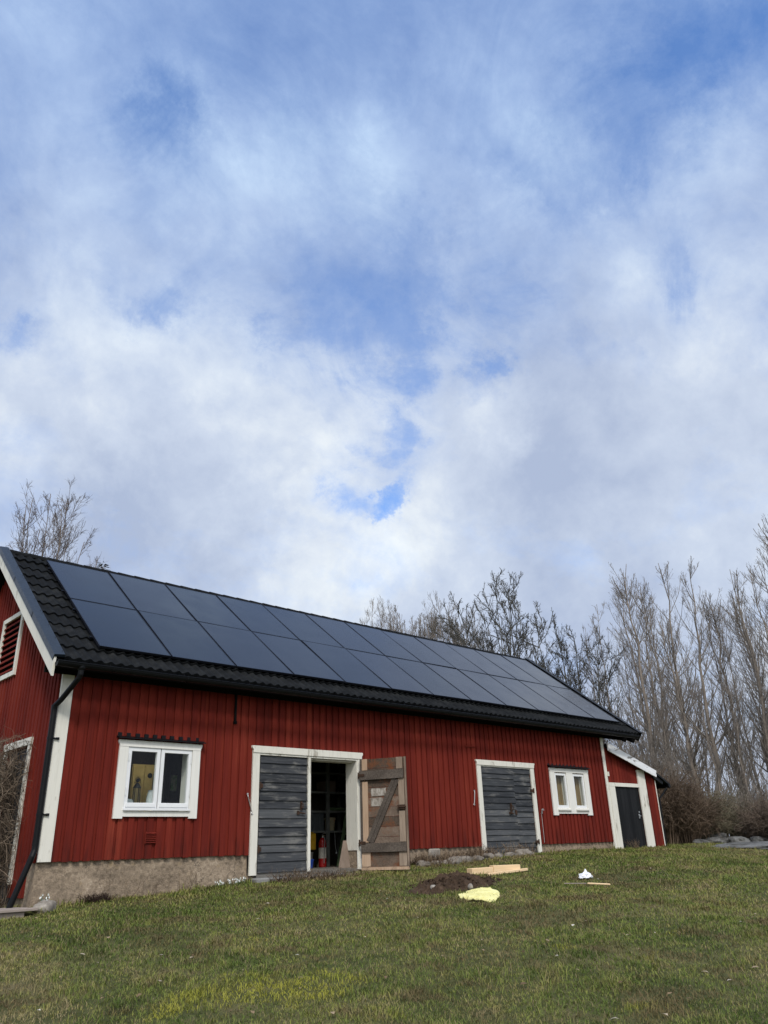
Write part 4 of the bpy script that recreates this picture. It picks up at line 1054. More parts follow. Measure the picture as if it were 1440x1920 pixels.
def make_sheet():
    out = [(4.12, -3.42), (4.30, -3.22), (4.62, -3.10), (4.93, -3.07), (5.10, -3.10), (4.98, -3.28), (4.80, -3.52), (4.55, -3.70), (4.22, -3.92), (3.98, -3.86), (3.98, -3.66)]
    c = Vector((sum(p[0] for p in out)/len(out), sum(p[1] for p in out)/len(out)))
    k = 132; n = 26; V = []; F = []
    per = []
    for j in range(k):
        t = j/k*len(out); i = int(t); f = t-i; a = Vector(out[i]); b2 = Vector(out[(i+1) % len(out)]); p = a.lerp(b2, f)
        p = c+(p-c)*(1+.05*noise3((p.x, p.y, 0), 9, 2)); per.append(p)
    for side in (0, 1):
        for i in range(n+1):
            r = i/n
            for p in per:
                q = c+(p-c)*r
                z = gz(q.x, q.y)+.02
                z += .022*(1-r**5)+(.05*noise3((q.x, q.y, 0), 2.4, 7)+.006*noise3((q.x, q.y, 0), 9, 4))*(1-.3*r)
                z += .06*abs(noise3((q.x*1.2+q.y, q.y*.3, 0), 2.2, 12))-.02+.035*max(0, (r-.8)*5)*max(0, noise3((q.x, q.y, 0), 4, 31))
                V.append((q.x, q.y, max(z, gz(q.x, q.y)+.015)-(.03*(1-.5*r**4) if side else 0)))
    m_ = (n+1)*k
    for s in (0, 1):
        for i in range(n):
            for j in range(k):
                f = (s*m_+i*k+j, s*m_+(i+1)*k+j, s*m_+(i+1)*k+(j+1) % k, s*m_+i*k+(j+1) % k); F.append(f if s == 0 else f[::-1])
    for j in range(k): F.append((n*k+j, m_+n*k+j, m_+n*k+(j+1) % k, n*k+(j+1) % k))
    m, nt, b = mat('yellow_mineral_wool', 0.95, 0.05)
    p = position(nt); n1 = noise(nt, p, 9, 7, .65); n2 = noise(nt, p, 70, 5, .7)
    t = math_(nt, 'MULTIPLY_ADD', math_(nt, 'SUBTRACT', n2, .5), .5, n1)
    cc = ramp(nt, t, [(.2, (.58, .52, .18)), (.5, (.80, .75, .33)), (.8, (.88, .85, .50))]); cc = mixc(nt, maprange(nt, noise(nt, p, 13, 3), .68, .74, 0, .8), cc, (.22, .15, .06))
    setc(nt, b, cc); bump(nt, b, t, .7, .02)
    mb = MB(); mb.v = V; mb.f = F; mb.m = [0]*len(F); o = mb.build('insulation_sheet', m, smooth=True)
    props(o, 'crumpled pale yellow sheet of insulation wool lying on the grass', 'insulation')
make_sheet()
def make_bag():
    x0, y0 = 7.06, -3.36; bm = bmesh.new(); bmesh.ops.create_icosphere(bm, subdivisions=4, radius=1)
    for v in bm.verts:
        d = 1+.35*noise3(v.co, 1.8, 21)+.22*abs(noise3(v.co, 4.5, 23))
        q = v.co*d; z = max(0, q.z+.35)*.055
        peak = .06*math.exp(-((q.x+.05)**2+(q.y+.15)**2)/.05) if q.z > 0 else 0
        v.co = Vector((x0+q.x*.10, y0+q.y*.085, gz(x0, y0)+.015+z+peak))
    me = bpy.data.meshes.new('plastic_bag'); bm.to_mesh(me); bm.free()
    o = link_mesh('plastic_bag', me, plain('white_thin_plastic', (.80, .81, .84), .35, .4, var=.04)); props(o, 'crumpled white plastic bag on the lawn to the right', 'bag')
make_bag()
# doorstep and walkway
mb = MB()
pts = [(3.20, -.02), (3.18, -.22), (3.62, -.33), (4.5, -.30), (5.2, -.36), (6.05, -.30), (6.12, -.02)]
mb.poly([(x, y, -.62) for x, y in pts], (0, 0, .285)); o = mb.build('doorstep', MT['slab'], bevel=.02); props(o, 'flat grey stone step below the wide barn door', 'doorstep')
wk = thing('plank_walkway', 'weathered low plank walkway at the left corner of the barn', 'walkway', (-1.2, -.25, -.75))
mb = MB(); 
mb.box(-2.6, -.06, -.42, -.24, -.535, -.505); mb.box(-2.6, -.10, -.232, -.06, -.535, -.505); mb.box(-2.6, -.14, -.052, .12, -.535, -.505)
mb.build('planks', MT['deck_wood'], wk, bevel=.004)
mb = MB(); mb.box(-2.58, -.2, -.38, -.31, -.70, -.536); mb.box(-2.58, -.2, 0.0, .07, -.70, -.536); mb.build('joist', MT['deck_wood'], wk)
o = link_mesh('stone', blob_rock((.10, -.22, gz(.1, -.22)+.03), .16, .13, .10, 3), MT['stone'], smooth=True); props(o, 'grey stone at the foot of the left barn corner', 'stone')
# row of stones in front of the plinth
row = [(6.62, -.33, .15, .09), (6.88, -.37, .11, .07), (7.06, -.40, .13, .075), (7.33, -.42, .20, .13), (7.62, -.40, .19, .115), (7.92, -.45, .15, .085), (8.20, -.50, .17, .10), (8.48, -.52, .13, .09), (8.90, -.45, .14, .08), (9.28, -.45, .20, .13), (9.62, -.40, .15, .07)]
names_ = ['low grey stone beside the open door leaf', 'smallest stone in the row along the plinth', 'flat dark stone third from the open door', 'largest rounded pale stone in the row by the plinth', 'broad grey stone right of the largest pale stone', 'low stone in the middle of the plinth row', 'brownish rounded stone left of the closed double door', 'small stone at the left post of the closed double door', 'low stone under the wide closed dark leaf', 'big pale stone in front of the closed double door', 'last flat stone at the right end of the row']
for i, (x, y, a, h) in enumerate(row):
    o = link_mesh('stone', blob_rock((x, y, gz(x, y)+h*.15), a*.95, a*.62, h*.85, i+1, 4, .34), MT['stone'], smooth=True)
    props(o, names_[i], 'stone', 'stones along the barn plinth')
mb = MB(); mb.box(7.10, 7.40, -.04, .021, -.24, -.02); o = mb.build('stone_block', MT['stone'], bevel=.02); props(o, 'upright pinkish stone block against the plinth between the doors', 'stone block')

# ------------------------------------------------------------------ twig plants
def strands(paths, nside, mat_index=0):
    """list of (P, r): P is (M, N, 3) polylines, r is (M, N) radii; returns vertices and quad corners"""
    VV = []; FF = []; base = 0
    for (P, r), ns in zip(paths, nside):
        Mn, Nn = P.shape[:2]
        T = np.gradient(P, axis=1); T /= np.linalg.norm(T, axis=-1, keepdims=True)+1e-9
        ref = np.where(np.abs(T[..., 2:3]) < .9, np.array([0, 0, 1.]), np.array([1., 0, 0]))
        ref = np.broadcast_to(ref[:, :1], T.shape)
        A = np.cross(T, ref); A /= np.linalg.norm(A, axis=-1, keepdims=True)+1e-9
        B = np.cross(T, A)
        an = np.arange(ns)*2*np.pi/ns
        ring = P[:, :, None]+r[:, :, None, None]*(A[:, :, None]*np.cos(an)[None, None, :, None]+B[:, :, None]*np.sin(an)[None, None, :, None])
        VV.append(ring.reshape(-1, 3))
        ix = base+np.arange(Mn*Nn*ns).reshape(Mn, Nn, ns)
        a = ix[:, :-1]; b2 = ix[:, 1:]
        f = np.stack([a, np.roll(a, -1, 2), np.roll(b2, -1, 2), b2], -1)
        FF.append(f.reshape(-1)); base += Mn*Nn*ns
    return np.concatenate(VV), np.concatenate(FF)
def unit(v): return v/(np.linalg.norm(v, axis=-1, keepdims=True)+1e-9)
def grow(P, r, nper, t0, t1, ang, angj, length, npt, rk, rmin, upc, wob, rg, tw=1.0, lenexp=0.0):
    """children of every polyline: nper each between t0 and t1 of its length"""
    Mn, Nn = P.shape[:2]
    t = rg.uniform(t0, t1, (Mn, nper)); t = np.sort(t, 1)
    x = t*(Nn-1); i = np.clip(x.astype(int), 0, Nn-2); f = (x-i)[..., None]
    rowi = np.arange(Mn)[:, None]
    p0 = P[rowi, i]*(1-f)+P[rowi, i+1]*f
    tan = unit(P[rowi, i+1]-P[rowi, i])
    rr = (r[rowi, i]*(1-f[..., 0])+r[rowi, i+1]*f[..., 0])
    rnd_ = rg.normal(size=p0.shape); side = unit(rnd_-tan*(rnd_*tan).sum(-1, keepdims=True))
    an = np.radians(rg.normal(ang, angj, t.shape))[..., None]
    d = tan*np.cos(an)+side*np.sin(an)
    plen = np.linalg.norm(np.diff(P, axis=1), axis=-1).sum(1)[:, None]
    ln = length*plen*rg.uniform(.6, 1.25, t.shape)*((1.02-t)**lenexp)
    s = np.linspace(0, 1, npt)
    d = d.reshape(-1, 3); p0 = p0.reshape(-1, 3); ln = ln.reshape(-1); rr = rr.reshape(-1)
    Q = np.zeros((len(d), npt, 3)); Q[:, 0] = p0; cur = d
    for k in range(1, npt):
        cur = unit(cur+np.array([0, 0, upc])/npt*1.0+rg.normal(0, wob, cur.shape))
        Q[:, k] = Q[:, k-1]+cur*(ln/(npt-1))[:, None]
    r0 = np.maximum(rr*rk*rg.uniform(.75, 1.1, len(rr)), rmin)
    rad = np.maximum(r0[:, None]*(1-.8*s[None]), rmin*.6)
    return Q, rad
def bark(name, c0, c1, sc=8):
    return mottled(name, [(0.25, c0), (0.75, c1)], sc, 0.9, 0.01, 40)
MT['bark_grey'] = bark('grey_brown_bark', (.15, .125, .10), (.33, .28, .235))
MT['twig_grey'] = bark('grey_twig_bark', (.14, .12, .105), (.28, .245, .21), 2)
MT['bark_oak'] = bark('dark_lichen_bark', (.05, .047, .040), (.13, .125, .105))
MT['twig_oak'] = bark('dark_twig_bark', (.050, .047, .042), (.11, .105, .09), 2)
MT['bark_birch'] = bark('pale_bark', (.12, .095, .08), (.26, .22, .19))
MT['twig_birch'] = bark('reddish_grey_twigs', (.10, .08, .072), (.19, .155, .14), 2)
MT['brush_brown'] = bark('brown_brush_twigs', (.08, .058, .04), (.21, .15, .105), 2)
MT['brush_olive'] = bark('olive_brush_twigs', (.11, .098, .064), (.25, .22, .145), 2)
MT['brush_red'] = bark('reddish_brush_twigs', (.085, .065, .05), (.20, .15, .115), 2)
MT['brush_grey'] = bark('grey_brush_twigs', (.14, .12, .10), (.28, .245, .205), 2)
def stems(rg, H, n_stem, spread, npt, r0, wob, base_r=.1, t_split=0.0):
    P = np.zeros((n_stem, npt, 3)); s = np.linspace(0, 1, npt)
    for k in range(n_stem):
        a = 2*np.pi*(k*.618+rg.uniform(-.1, .1)); q = (rg.uniform(.6, 1.1) if n_stem < 6 else (0.15+.95*k/n_stem)); lean = spread*q
        h = H*(1 if k == 0 else rg.uniform(.86, 1.0)*(1-(.11*q*q if n_stem > 5 else .08)))
        off = np.cumsum(rg.normal(0, wob, (npt, 2)), 0)*H/npt; off -= off[0]
        P[k, :, 0] = math.cos(a)*(base_r*(n_stem > 1)+lean*h*s**.8)+off[:, 0]
        P[k, :, 1] = math.sin(a)*(base_r*(n_stem > 1)+lean*h*s**.8)+off[:, 1]
        P[k, :, 2] = h*s
    rad = r0*(1-.93*s[None]**.85)*rg.uniform(.75, 1.0, (n_stem, 1)); rad[0] /= max(rad[0].max(), 1e-6)/r0
    return P, np.maximum(rad, .012)
def tree_data(kind, seed, H=12.0):
    rg = np.random.default_rng(seed)
    if kind == 'aspen':
        T, tr = stems(rg, H, rg.integers(1, 3), .06, 14, .125, .09, .12)
        b1 = grow(T, tr, 34 if len(T) > 1 else 54, .16, .97, 40, 9, .34, 9, .46, .016, 1.25, .06, rg, lenexp=.60)
        b2 = grow(*b1, 8, .12, .96, 34, 9, .46, 7, .55, .0060, .75, .07, rg, lenexp=.45)
        b3 = grow(*b2, 5, .15, .95, 34, 11, .50, 4, .6, .0038, .4, .09, rg, lenexp=.5)
    elif kind == 'slender':
        T, tr = stems(rg, H, 1, .05, 14, .085, .09)
        b1 = grow(T, tr, 32, .18, .97, 36, 8, .28, 8, .48, .013, 1.2, .06, rg, lenexp=.55)
        b2 = grow(*b1, 8, .12, .96, 34, 10, .46, 6, .55, .006, .7, .08, rg, lenexp=.4)
        b3 = grow(*b2, 3, .2, .95, 34, 12, .52, 4, .6, .006, .4, .1, rg)
    elif kind == 'fan':
        T, tr = stems(rg, H, 10, .14, 13, .06, .06, .3)
        b1 = grow(T, tr, 24, .25, .99, 28, 7, .19, 8, .5, .010, 1.1, .06, rg, lenexp=.3)
        b2 = grow(*b1, 7, .12, .96, 30, 9, .46, 6, .55, .006, .6, .08, rg, lenexp=.4)
        b3 = grow(*b2, 3, .2, .98, 32, 12, .52, 4, .6, .0065, .4, .1, rg)
    elif kind == 'oak':
        T, tr = stems(rg, H*.97, 13, .27, 12, .115, .10, .1)
        b1 = grow(T, tr, 16, .3, .99, 40, 12, .26, 9, .6, .024, .7, .14, rg, lenexp=.25)
        b2 = grow(*b1, 10, .12, .98, 46, 14, .36, 6, .60, .015, .5, .18, rg, lenexp=.3)
        b3 = grow(*b2, 6, .1, 1.0, 50, 16, .30, 4, .7, .0085, .3, .24, rg)
    elif kind == 'birch':
        T, tr = stems(rg, H, 13, .175, 13, .07, .07, .05)
        b1 = grow(T, tr, 22, .3, .99, 36, 10, .17, 9, .5, .010, .8, .08, rg, lenexp=.25)
        b2 = grow(*b1, 8, .10, .98, 36, 10, .46, 6, .55, .006, .4, .1, rg, lenexp=.4)
        b3 = grow(*b2, 5, .1, .98, 36, 12, .5, 4, .6, .004, .1, .12, rg)
    return (T, tr), (b1, b2, b3)
ARCH = {}
def tree_proto(kind, seed, H):
    key = (kind, seed)
    if key in ARCH: return ARCH[key]
    tk, br = tree_data(kind, seed, H)
    v, f = strands([tk], [9]); t_me = quick_mesh('trunk', v, f, 4); t_me.polygons.foreach_set('use_smooth', [True]*len(t_me.polygons))
    v, f = strands(br, [5, 3, 3]); c_me = quick_mesh('crown', v, f, 4)
    bm_, tm_ = {'oak': ('bark_oak', 'twig_oak'), 'birch': ('bark_birch', 'twig_birch')}.get(kind, ('bark_grey', 'twig_grey'))
    t_me.materials.append(MT[bm_]); c_me.materials.append(MT[tm_])
    ARCH[key] = (t_me, c_me, H)
    return ARCH[key]
def polar(az, d): return (CAM.x+d*math.sin(R(az)), CAM.y+d*math.cos(R(az)))
def plant_tree(name, kind, seed, az, d, el, label, group, rot=None, lean=0, leanaz=0, zbase=None):
    x, y = polar(az, d); zb = (gz(x, y)-.08)
    H = d*math.tan(R(el))-zb
    t_me, c_me, H0 = tree_proto(kind, seed, 12.0)
    k = H/H0
    root = thing(name, label, 'tree', (x, y, zb), group)
    rz = random.uniform(0, 6.28) if rot is None else rot
    root.rotation_euler = (R(lean)*math.cos(R(leanaz)), R(lean)*math.sin(R(leanaz)), rz)
    root.scale = (k*random.uniform(.9, 1.1),)*2+(k,)
    for nm, me in (('trunk', t_me), ('crown', c_me)):
        o = bpy.data.objects.new(nm, me); COL.objects.link(o); o.parent = root
    return root
G1 = 'bare trees at the wood edge right of the barn'; G2 = 'bare trees rising behind the barn roof'
woods = [
 ('aspen', 1, 61.5, 34, 18.1, 'tall forked bare tree rising just right of the barn roof corner'),
 ('aspen', 2, 63.2, 35, 18.0, 'tall bare tree above the tip of the shed roof'),
 ('aspen', 3, 65.0, 33, 17.3, 'tall bare tree with a pale trunk right of the shed'),
 ('aspen', 4, 68.2, 33, 17.2, 'bare tree standing over the grey rock outcrop'),
 ('aspen', 1, 71.8, 30, 20.3, 'tallest bare tree at the right edge of the view'),
 ('aspen', 2, 74.8, 29, 22.0, 'bare tree beyond the right edge of the view'),
 ('slender', 5, 59.6, 40, 15.6, 'slim bare tree behind the lower end of the barn roof'),
 ('slender', 6, 62.3, 41, 16.6, None), ('slender', 7, 66.6, 38, 15.4, None), ('slender', 5, 69.6, 36, 16.4, None), ('slender', 6, 70.7, 37, 18.2, None),
 ('slender', 7, 73.3, 34, 19.6, None), ('slender', 5, 60.6, 44, 14.2, None), ('slender', 6, 64.2, 45, 14.6, None),
 ('slender', 5, 58.7, 42, 14.2, None), ('slender', 7, 72.4, 42, 16.8, None), ('slender', 6, 65.7, 30, 9.6, None), ('slender', 5, 62.6, 31, 9.4, None), ('slender', 7, 67.2, 31, 10.2, None), ('slender', 5, 69.0, 30, 9.2, None),
 ('slender', 7, 64.6, 37, 13.2, None), ('slender', 5, 71.4, 33, 13.5, None), ('aspen', 3, 70.4, 34, 17.0, 'branching bare tree left of the tallest tree at the right edge'),
]
woods += [('aspen', 2, 62.2, 39, 16.6, 'bare tree filling the gap between the two tall trees by the shed'), ('aspen', 1, 66.9, 37, 15.8, 'bare tree in the gap above the grey rock outcrop'),
          ('slender', 5, 68.0, 40, 14.4, None), ('aspen', 4, 69.4, 38, 17.0, 'bare tree halfway between the rock outcrop and the right edge')]
random.seed(5)
for kd, sd, az, d, el, lab in woods:
    plant_tree('bare_tree', kd, sd, az, d, el, lab or 'thin bare tree among the crowded trunks of the wood', G1 if lab else 'thin bare trees crowded in the wood')
for az, d, el, sd, lab in ((42.9, 47, 17.7, 8, 'lone slim bare tree behind the middle of the roof ridge'), (41.7, 49, 15.6, 9, 'short bare tree left of the lone slim tree behind the ridge'), (45.9, 47, 16.9, 9, 'leftmost tree of the feathery clump behind the ridge'), (47.2, 46, 17.7, 8, 'tallest tree of the feathery clump behind the ridge'), (48.3, 48, 17.1, 5, 'feathery bare tree between the tallest clump tree and the oak'),
                        (49.4, 47, 16.6, 9, 'feathery bare tree just left of the dark oak')):
    plant_tree('bare_tree', 'fan', 8+sd % 3, az, d, el-.5, lab, G2)
plant_tree('oak_tree', 'oak', 12, 52.4, 35, 18.4, 'dark gnarled bare oak behind the right end of the roof ridge', None, rot=.4)
plant_tree('oak_tree', 'oak', 13, 57.0, 36, 14.6, 'smaller gnarled bare oak against the sloping right roof edge', None, rot=2.0)
plant_tree('birch_tree', 'birch', 14, 18.3, 27, 24.0, 'rounded bare birch rising behind the left end of the roof', None, rot=.8)
# a spruce whose tip shows over the ridge
def spruce(az, d, el):
    x, y = polar(az, d); zb = gz(x, y); H = d*math.tan(R(el))-zb
    t = thing('spruce_tree', 'green spruce with only its tip showing above the ridge', 'tree', (x, y, zb))
    mb = MB(); mb.tube([(x, y, zb), (x, y, zb+H*.97)], [.14, .02], 8); mb.build('trunk', MT['bark_grey'], t)
    V = []; F = []
    rg = np.random.default_rng(5)
    for k in range(5200):
        u = rg.uniform(0, 1)**.7; h = H*(1-u*.93); rad = .10+u*1.9; a = rg.uniform(0, 6.28); rr = rad*rg.uniform(.25, 1)
        c = np.array([x+rr*math.cos(a), y+rr*math.sin(a), zb+h-rr*.25]); dr = np.array([math.cos(a), math.sin(a), -.2]); sd = np.array([-math.sin(a), math.cos(a), 0])
        l, w = rg.uniform(.1, .22), rg.uniform(.02, .05); b = len(V)
        V += [c-sd*w, c+sd*w, c+dr*l+sd*w*.3, c+dr*l-sd*w*.3]; F += [b, b+1, b+2, b+3]
    me = quick_mesh('crown', np.array(V), np.array(F), 4)
    link_mesh('crown', me, mottled('spruce_needles', [(.2, (.012, .022, .010)), (.8, (.035, .055, .022))], 3, .8), t)
spruce(22.2, 30, 19.4)

def shrub(name, az, d, w, h, mt, seed, label, n=90, droop=.2):
    rg = np.random.default_rng(seed); x, y = polar(az, d); zb = gz(x, y)-.05
    npt = 7; s = np.linspace(0, 1, npt)
    P = np.zeros((n, npt, 3)); a = rg.uniform(0, 6.28, n); b0 = rg.uniform(0, .35, n)*w; out = rg.uniform(.1, 1, n)**.7*w*.9; hh = h*rg.uniform(.55, 1.08, n)*(1-.35*(out/w)**2)
    for k in range(npt):
        P[:, k, 0] = x+np.cos(a)*(b0+out*s[k])+rg.normal(0, .05*w*s[k], n); P[:, k, 1] = y+np.sin(a)*(b0+out*s[k])+rg.normal(0, .05*w*s[k], n)
        P[:, k, 2] = zb+hh*(np.sin(s[k]*1.5)*(1+droop)-droop*s[k]**3*1.3)
    r = np.repeat((.014*(1-.7*s))[None], n, 0)
    b1 = grow(P, r, 9, .15, 1, 40, 14, .42, 5, .6, .008, .3, .25, rg)
    b2 = grow(*b1, 4, .1, 1, 42, 16, .5, 4, .7, .006, .1, .28, rg)
    v, f = strands([(P, r), b1, b2], [4, 3, 3]); v[:, 2] = np.maximum(v[:, 2], zb)
    o = link_mesh(name, quick_mesh(name, v, f, 4), MT[mt]); props(o, label, 'shrub', 'bare shrubs at the edge of the lawn')
shrub('bare_shrub', 61.6, 25.0, .75, 1.75, 'brush_brown', 1, 'brown bare shrub right beside the shed wall', 110)
shrub('bare_shrub', 62.8, 25.5, .95, 1.45, 'brush_brown', 2, 'rounded reddish brown shrub second from the shed', 140)
shrub('bare_shrub', 63.9, 26.5, .8, 1.25, 'brush_olive', 3, 'olive brown shrub between the rounded shrub and the stones', 110)
shrub('bare_shrub', 65.3, 28.0, 1.0, 1.15, 'brush_olive', 4, 'low olive shrub growing over the mossy stones', 120)
shrub('bare_shrub', 66.8, 28.5, 1.0, 1.2, 'brush_grey', 5, 'grey bare shrub behind the grey rock outcrop', 110)
shrub('bare_shrub', 68.4, 26.5, 1.0, 1.05, 'brush_red', 6, 'reddish twiggy shrub at the right edge of the lawn', 150, .0)
shrub('bare_shrub', 70.0, 26.5, 1.1, 1.25, 'brush_red', 7, 'reddish shrub farthest right beyond the rock outcrop', 130, .0)
shrub('bare_shrub', 60.9, 28.5, 1.0, 2.6, 'brush_grey', 8, 'tall grey shrub rising behind the shed roof tip', 120)
# thicket behind them, far too tangled to count
def thicket():
    rg = np.random.default_rng(31); n = 140; npt = 6; s = np.linspace(0, 1, npt)
    az = np.radians(rg.uniform(57, 80, n)); d = rg.uniform(31, 56, n)
    x = CAM.x+d*np.sin(az); y = CAM.y+d*np.cos(az); h = rg.uniform(1.8, 6.2, n)*rg.uniform(.6, 1, n)
    P = np.zeros((n, npt, 3)); lean = rg.normal(0, .16, (n, 2))
    for k in range(npt):
        P[:, k, 0] = x+lean[:, 0]*h*s[k]+rg.normal(0, .06, n)*(k > 0); P[:, k, 1] = y+lean[:, 1]*h*s[k]+rg.normal(0, .06, n)*(k > 0); P[:, k, 2] = -.3+h*s[k]
    r = .012+.006*h[:, None]*(1-.8*s[None])
    b1 = grow(P, r, 11, .12, 1, 42, 12, .36, 5, .55, .011, .8, .16, rg)
    b2 = grow(*b1, 5, .1, 1, 42, 14, .48, 4, .7, .009, .4, .2, rg)
    v, f = strands([(P, r), b1, b2], [4, 3, 3])
    o = link_mesh('thicket', quick_mesh('thicket', v, f, 4), MT['brush_grey']); props(o, 'tangled grey brushwood between the tree trunks', 'thicket', None, 'stuff')
    n = 130; npt = 9; s = np.linspace(0, 1, npt)                 # the far wood behind everything
    az = np.radians(rg.uniform(36, 84, n)); d = rg.uniform(62, 105, n); x = CAM.x+d*np.sin(az); y = CAM.y+d*np.cos(az); h = rg.uniform(7.5, 12.5, n)
    P = np.zeros((n, npt, 3)); lean = rg.normal(0, .07, (n, 2))
    for k in range(npt):
        P[:, k, 0] = x+lean[:, 0]*h*s[k]; P[:, k, 1] = y+lean[:, 1]*h*s[k]; P[:, k, 2] = -.3+h*s[k]
    r = .10*(1-.85*s[None])+np.zeros((n, 1))
    b1 = grow(P, r, 17, .1, .98, 42, 10, .26, 5, .5, .020, 1.0, .12, rg, lenexp=.5)
    b2 = grow(*b1, 5, .1, 1, 40, 14, .5, 4, .7, .014, .6, .16, rg)
    v, f = strands([(P, r), b1, b2], [4, 3, 3])
    o = link_mesh('far_wood', quick_mesh('far_wood', v, f, 4), MT['twig_grey']); props(o, 'far bare wood closing the view behind the trees', 'wood', None, 'stuff')
thicket()
# rock outcrop and old stone wall
o = link_mesh('rock_outcrop', blob_rock((*polar(68.9, 23.2), -.29), 2.4, 1.0, .17, 2, 5, .25), MT['rock'], smooth=True); props(o, 'flat grey bedrock outcrop at the right edge of the lawn', 'rock')
for i, (az, d, s) in enumerate(((63.6, 25.2, .22), (64.3, 25.8, .30), (64.9, 26.0, .25), (65.5, 26.2, .28), (66.1, 26.2, .24), (64.6, 26.4, .26), (65.9, 25.4, .3), (67.0, 26.2, .3))):
    x, y = polar(az, d); o = link_mesh('stone', blob_rock((x, y, gz(x, y)+s*(.12 if i != 5 else .6)), s*1.1, s*.9, s*.6, 60+i, 4, .36), MT['rock'], smooth=True)
    props(o, ('leftmost low stone under the brown shrubs', 'rounded boulder under the low olive shrub', 'squat boulder second from the rounded one', 'pale topped stone in the old stone heap', 'stone at the right of the old stone heap', 'stone lying on top of the old stone heap', 'mossy low stone in front of the old stone heap', 'dark stone beside the red shrub and bedrock')[i], 'stone', 'old stone heap under the shrubs')

# dead climbers over the gable door
def vines():
    rg = np.random.default_rng(77); n = 1050; npt = 16
    P = np.zeros((n, npt, 3)); y = rg.uniform(.78, 2.6, n); z = rg.uniform(-.6, 1.25, n); x = -rg.uniform(.08, .55, n)*np.clip((1.75-z)/1.2, .25, 1)
    d = unit(np.stack([rg.normal(0, .35, n), rg.normal(0, .6, n), rg.normal(.55, .8, n)], -1)); st_ = rg.uniform(.035, .10, n)
    P[:, 0] = np.stack([x, y, z], -1)
    for k in range(1, npt):
        d = unit(d+rg.normal(0, .34, d.shape)+np.array([0, 0, -.05])); q = P[:, k-1]+d*st_[:, None]
        q[:, 0] = np.clip(q[:, 0], -.62, -.065); q[:, 1] = np.clip(q[:, 1], .60, 3); q[:, 2] = np.clip(q[:, 2], -.66, 1.72-np.abs(q[:, 0])*.5); P[:, k] = q
    s = np.linspace(0, 1, npt); r = rg.uniform(.0025, .0065, (n, 1))*(1-.5*s[None])
    b1 = grow(P, r, 5, .1, 1, 55, 20, .30, 5, .7, .0022, -.1, .3, rg)
    b1[0][..., 0] = np.minimum(b1[0][..., 0], -.06)
    m, nt, b = mat('dead_climber', .9, .1); setc(nt, b, ramp(nt, island(nt), [(0, (.055, .040, .030)), (.5, (.15, .115, .085)), (1, (.30, .24, .18))]))
    v, f = strands([(P, r), b1], [4, 3]); o = link_mesh('dead_climber', quick_mesh('dead_climber', v, f, 4), m)
    props(o, 'tangled leafless climber covering the gable door at the left edge', 'climber')
vines()
# dry weeds along the plinth, a dark dead plant, snowdrops
m, nt, b = mat('dry_stalks', .9, .1); setc(nt, b, ramp(nt, island(nt), [(0, (.06, .04, .028)), (.5, (.17, .12, .08)), (1, (.36, .27, .18))])); MT['dry'] = m
m, nt, b = mat('dead_dark_twigs', .9, .1); setc(nt, b, ramp(nt, island(nt), [(0, (.018, .012, .010)), (1, (.07, .045, .035))])); MT['deadtwig'] = m
def weeds(x0, x1, y0, y1, n, h, mt, seed, label, cat='weeds', r0=.0045, kids=3, lean=.35, name='dry_weeds'):
    rg = np.random.default_rng(seed); npt = 5; s = np.linspace(0, 1, npt)
    x = rg.uniform(x0, x1, n); y = rg.uniform(y0, y1, n); z = ground_z(x, y)-.02; hh = h*rg.uniform(.3, 1.1, n); ln = rg.normal(0, lean, (n, 2))
    P = np.zeros((n, npt, 3))
    for k in range(npt):
        P[:, k, 0] = x+ln[:, 0]*hh*s[k]; P[:, k, 1] = np.minimum(y+ln[:, 1]*hh*s[k], -.03); P[:, k, 2] = z+hh*s[k]
    r = np.repeat((r0*(1-.6*s))[None], n, 0); ps = [(P, r)]; ns = [3]
    if kids: ps.append(grow(P, r, kids, .2, 1, 45, 15, .4, 4, .7, r0*.5, .2, .2, rg)); ns.append(3)
    v, f = strands(ps, ns); o = link_mesh(name, quick_mesh(name, v, f, 4), MT[mt]); props(o, label, cat)
weeds(6.55, 8.6, -.55, -.05, 520, .20, 'dry', 1, 'dry pale weeds along the plinth between the two doors')
weeds(6.5, 8.7, -.30, -.03, 420, .13, 'deadtwig', 2, 'dark dead plants behind the row of stones', r0=.006)
weeds(8.75, 9.9, -.5, -.1, 90, .24, 'dry', 3, 'dry straw tufts in front of the closed double door')
weeds(.60, .95, -.20, -.05, 200, .11, 'deadtwig', 4, 'low dark dead plant at the plinth below the large window', 'plant', .004, 4, .5, 'dead_plant')
weeds(.9, 2.3, -.06, -.03, 26, .34, 'dry', 5, 'thin dry stems standing against the bare plinth', r0=.003)
weeds(3.3, 4.6, -.62, -.34, 200, .12, 'deadtwig', 6, 'dark dead plants along the front of the doorstep', lean=.5)
weeds(3.3, 5.0, -.75, -.40, 260, .17, 'dry', 8, 'dry straw along the front of the doorstep', lean=.6, r0=.003)
weeds(13.95, 14.3, -.16, -.06, 40, .22, 'dry', 9, 'thin dry stems in front of the black shed door', r0=.003)
m, nt, b = mat('snowdrop_petal', .7, .2); setc(nt, b, (.80, .82, .80)); MT['petal'] = m
m, nt, b = mat('snowdrop_leaf', .7, .2); setc(nt, b, (.05, .10, .045)); MT['leaf'] = m
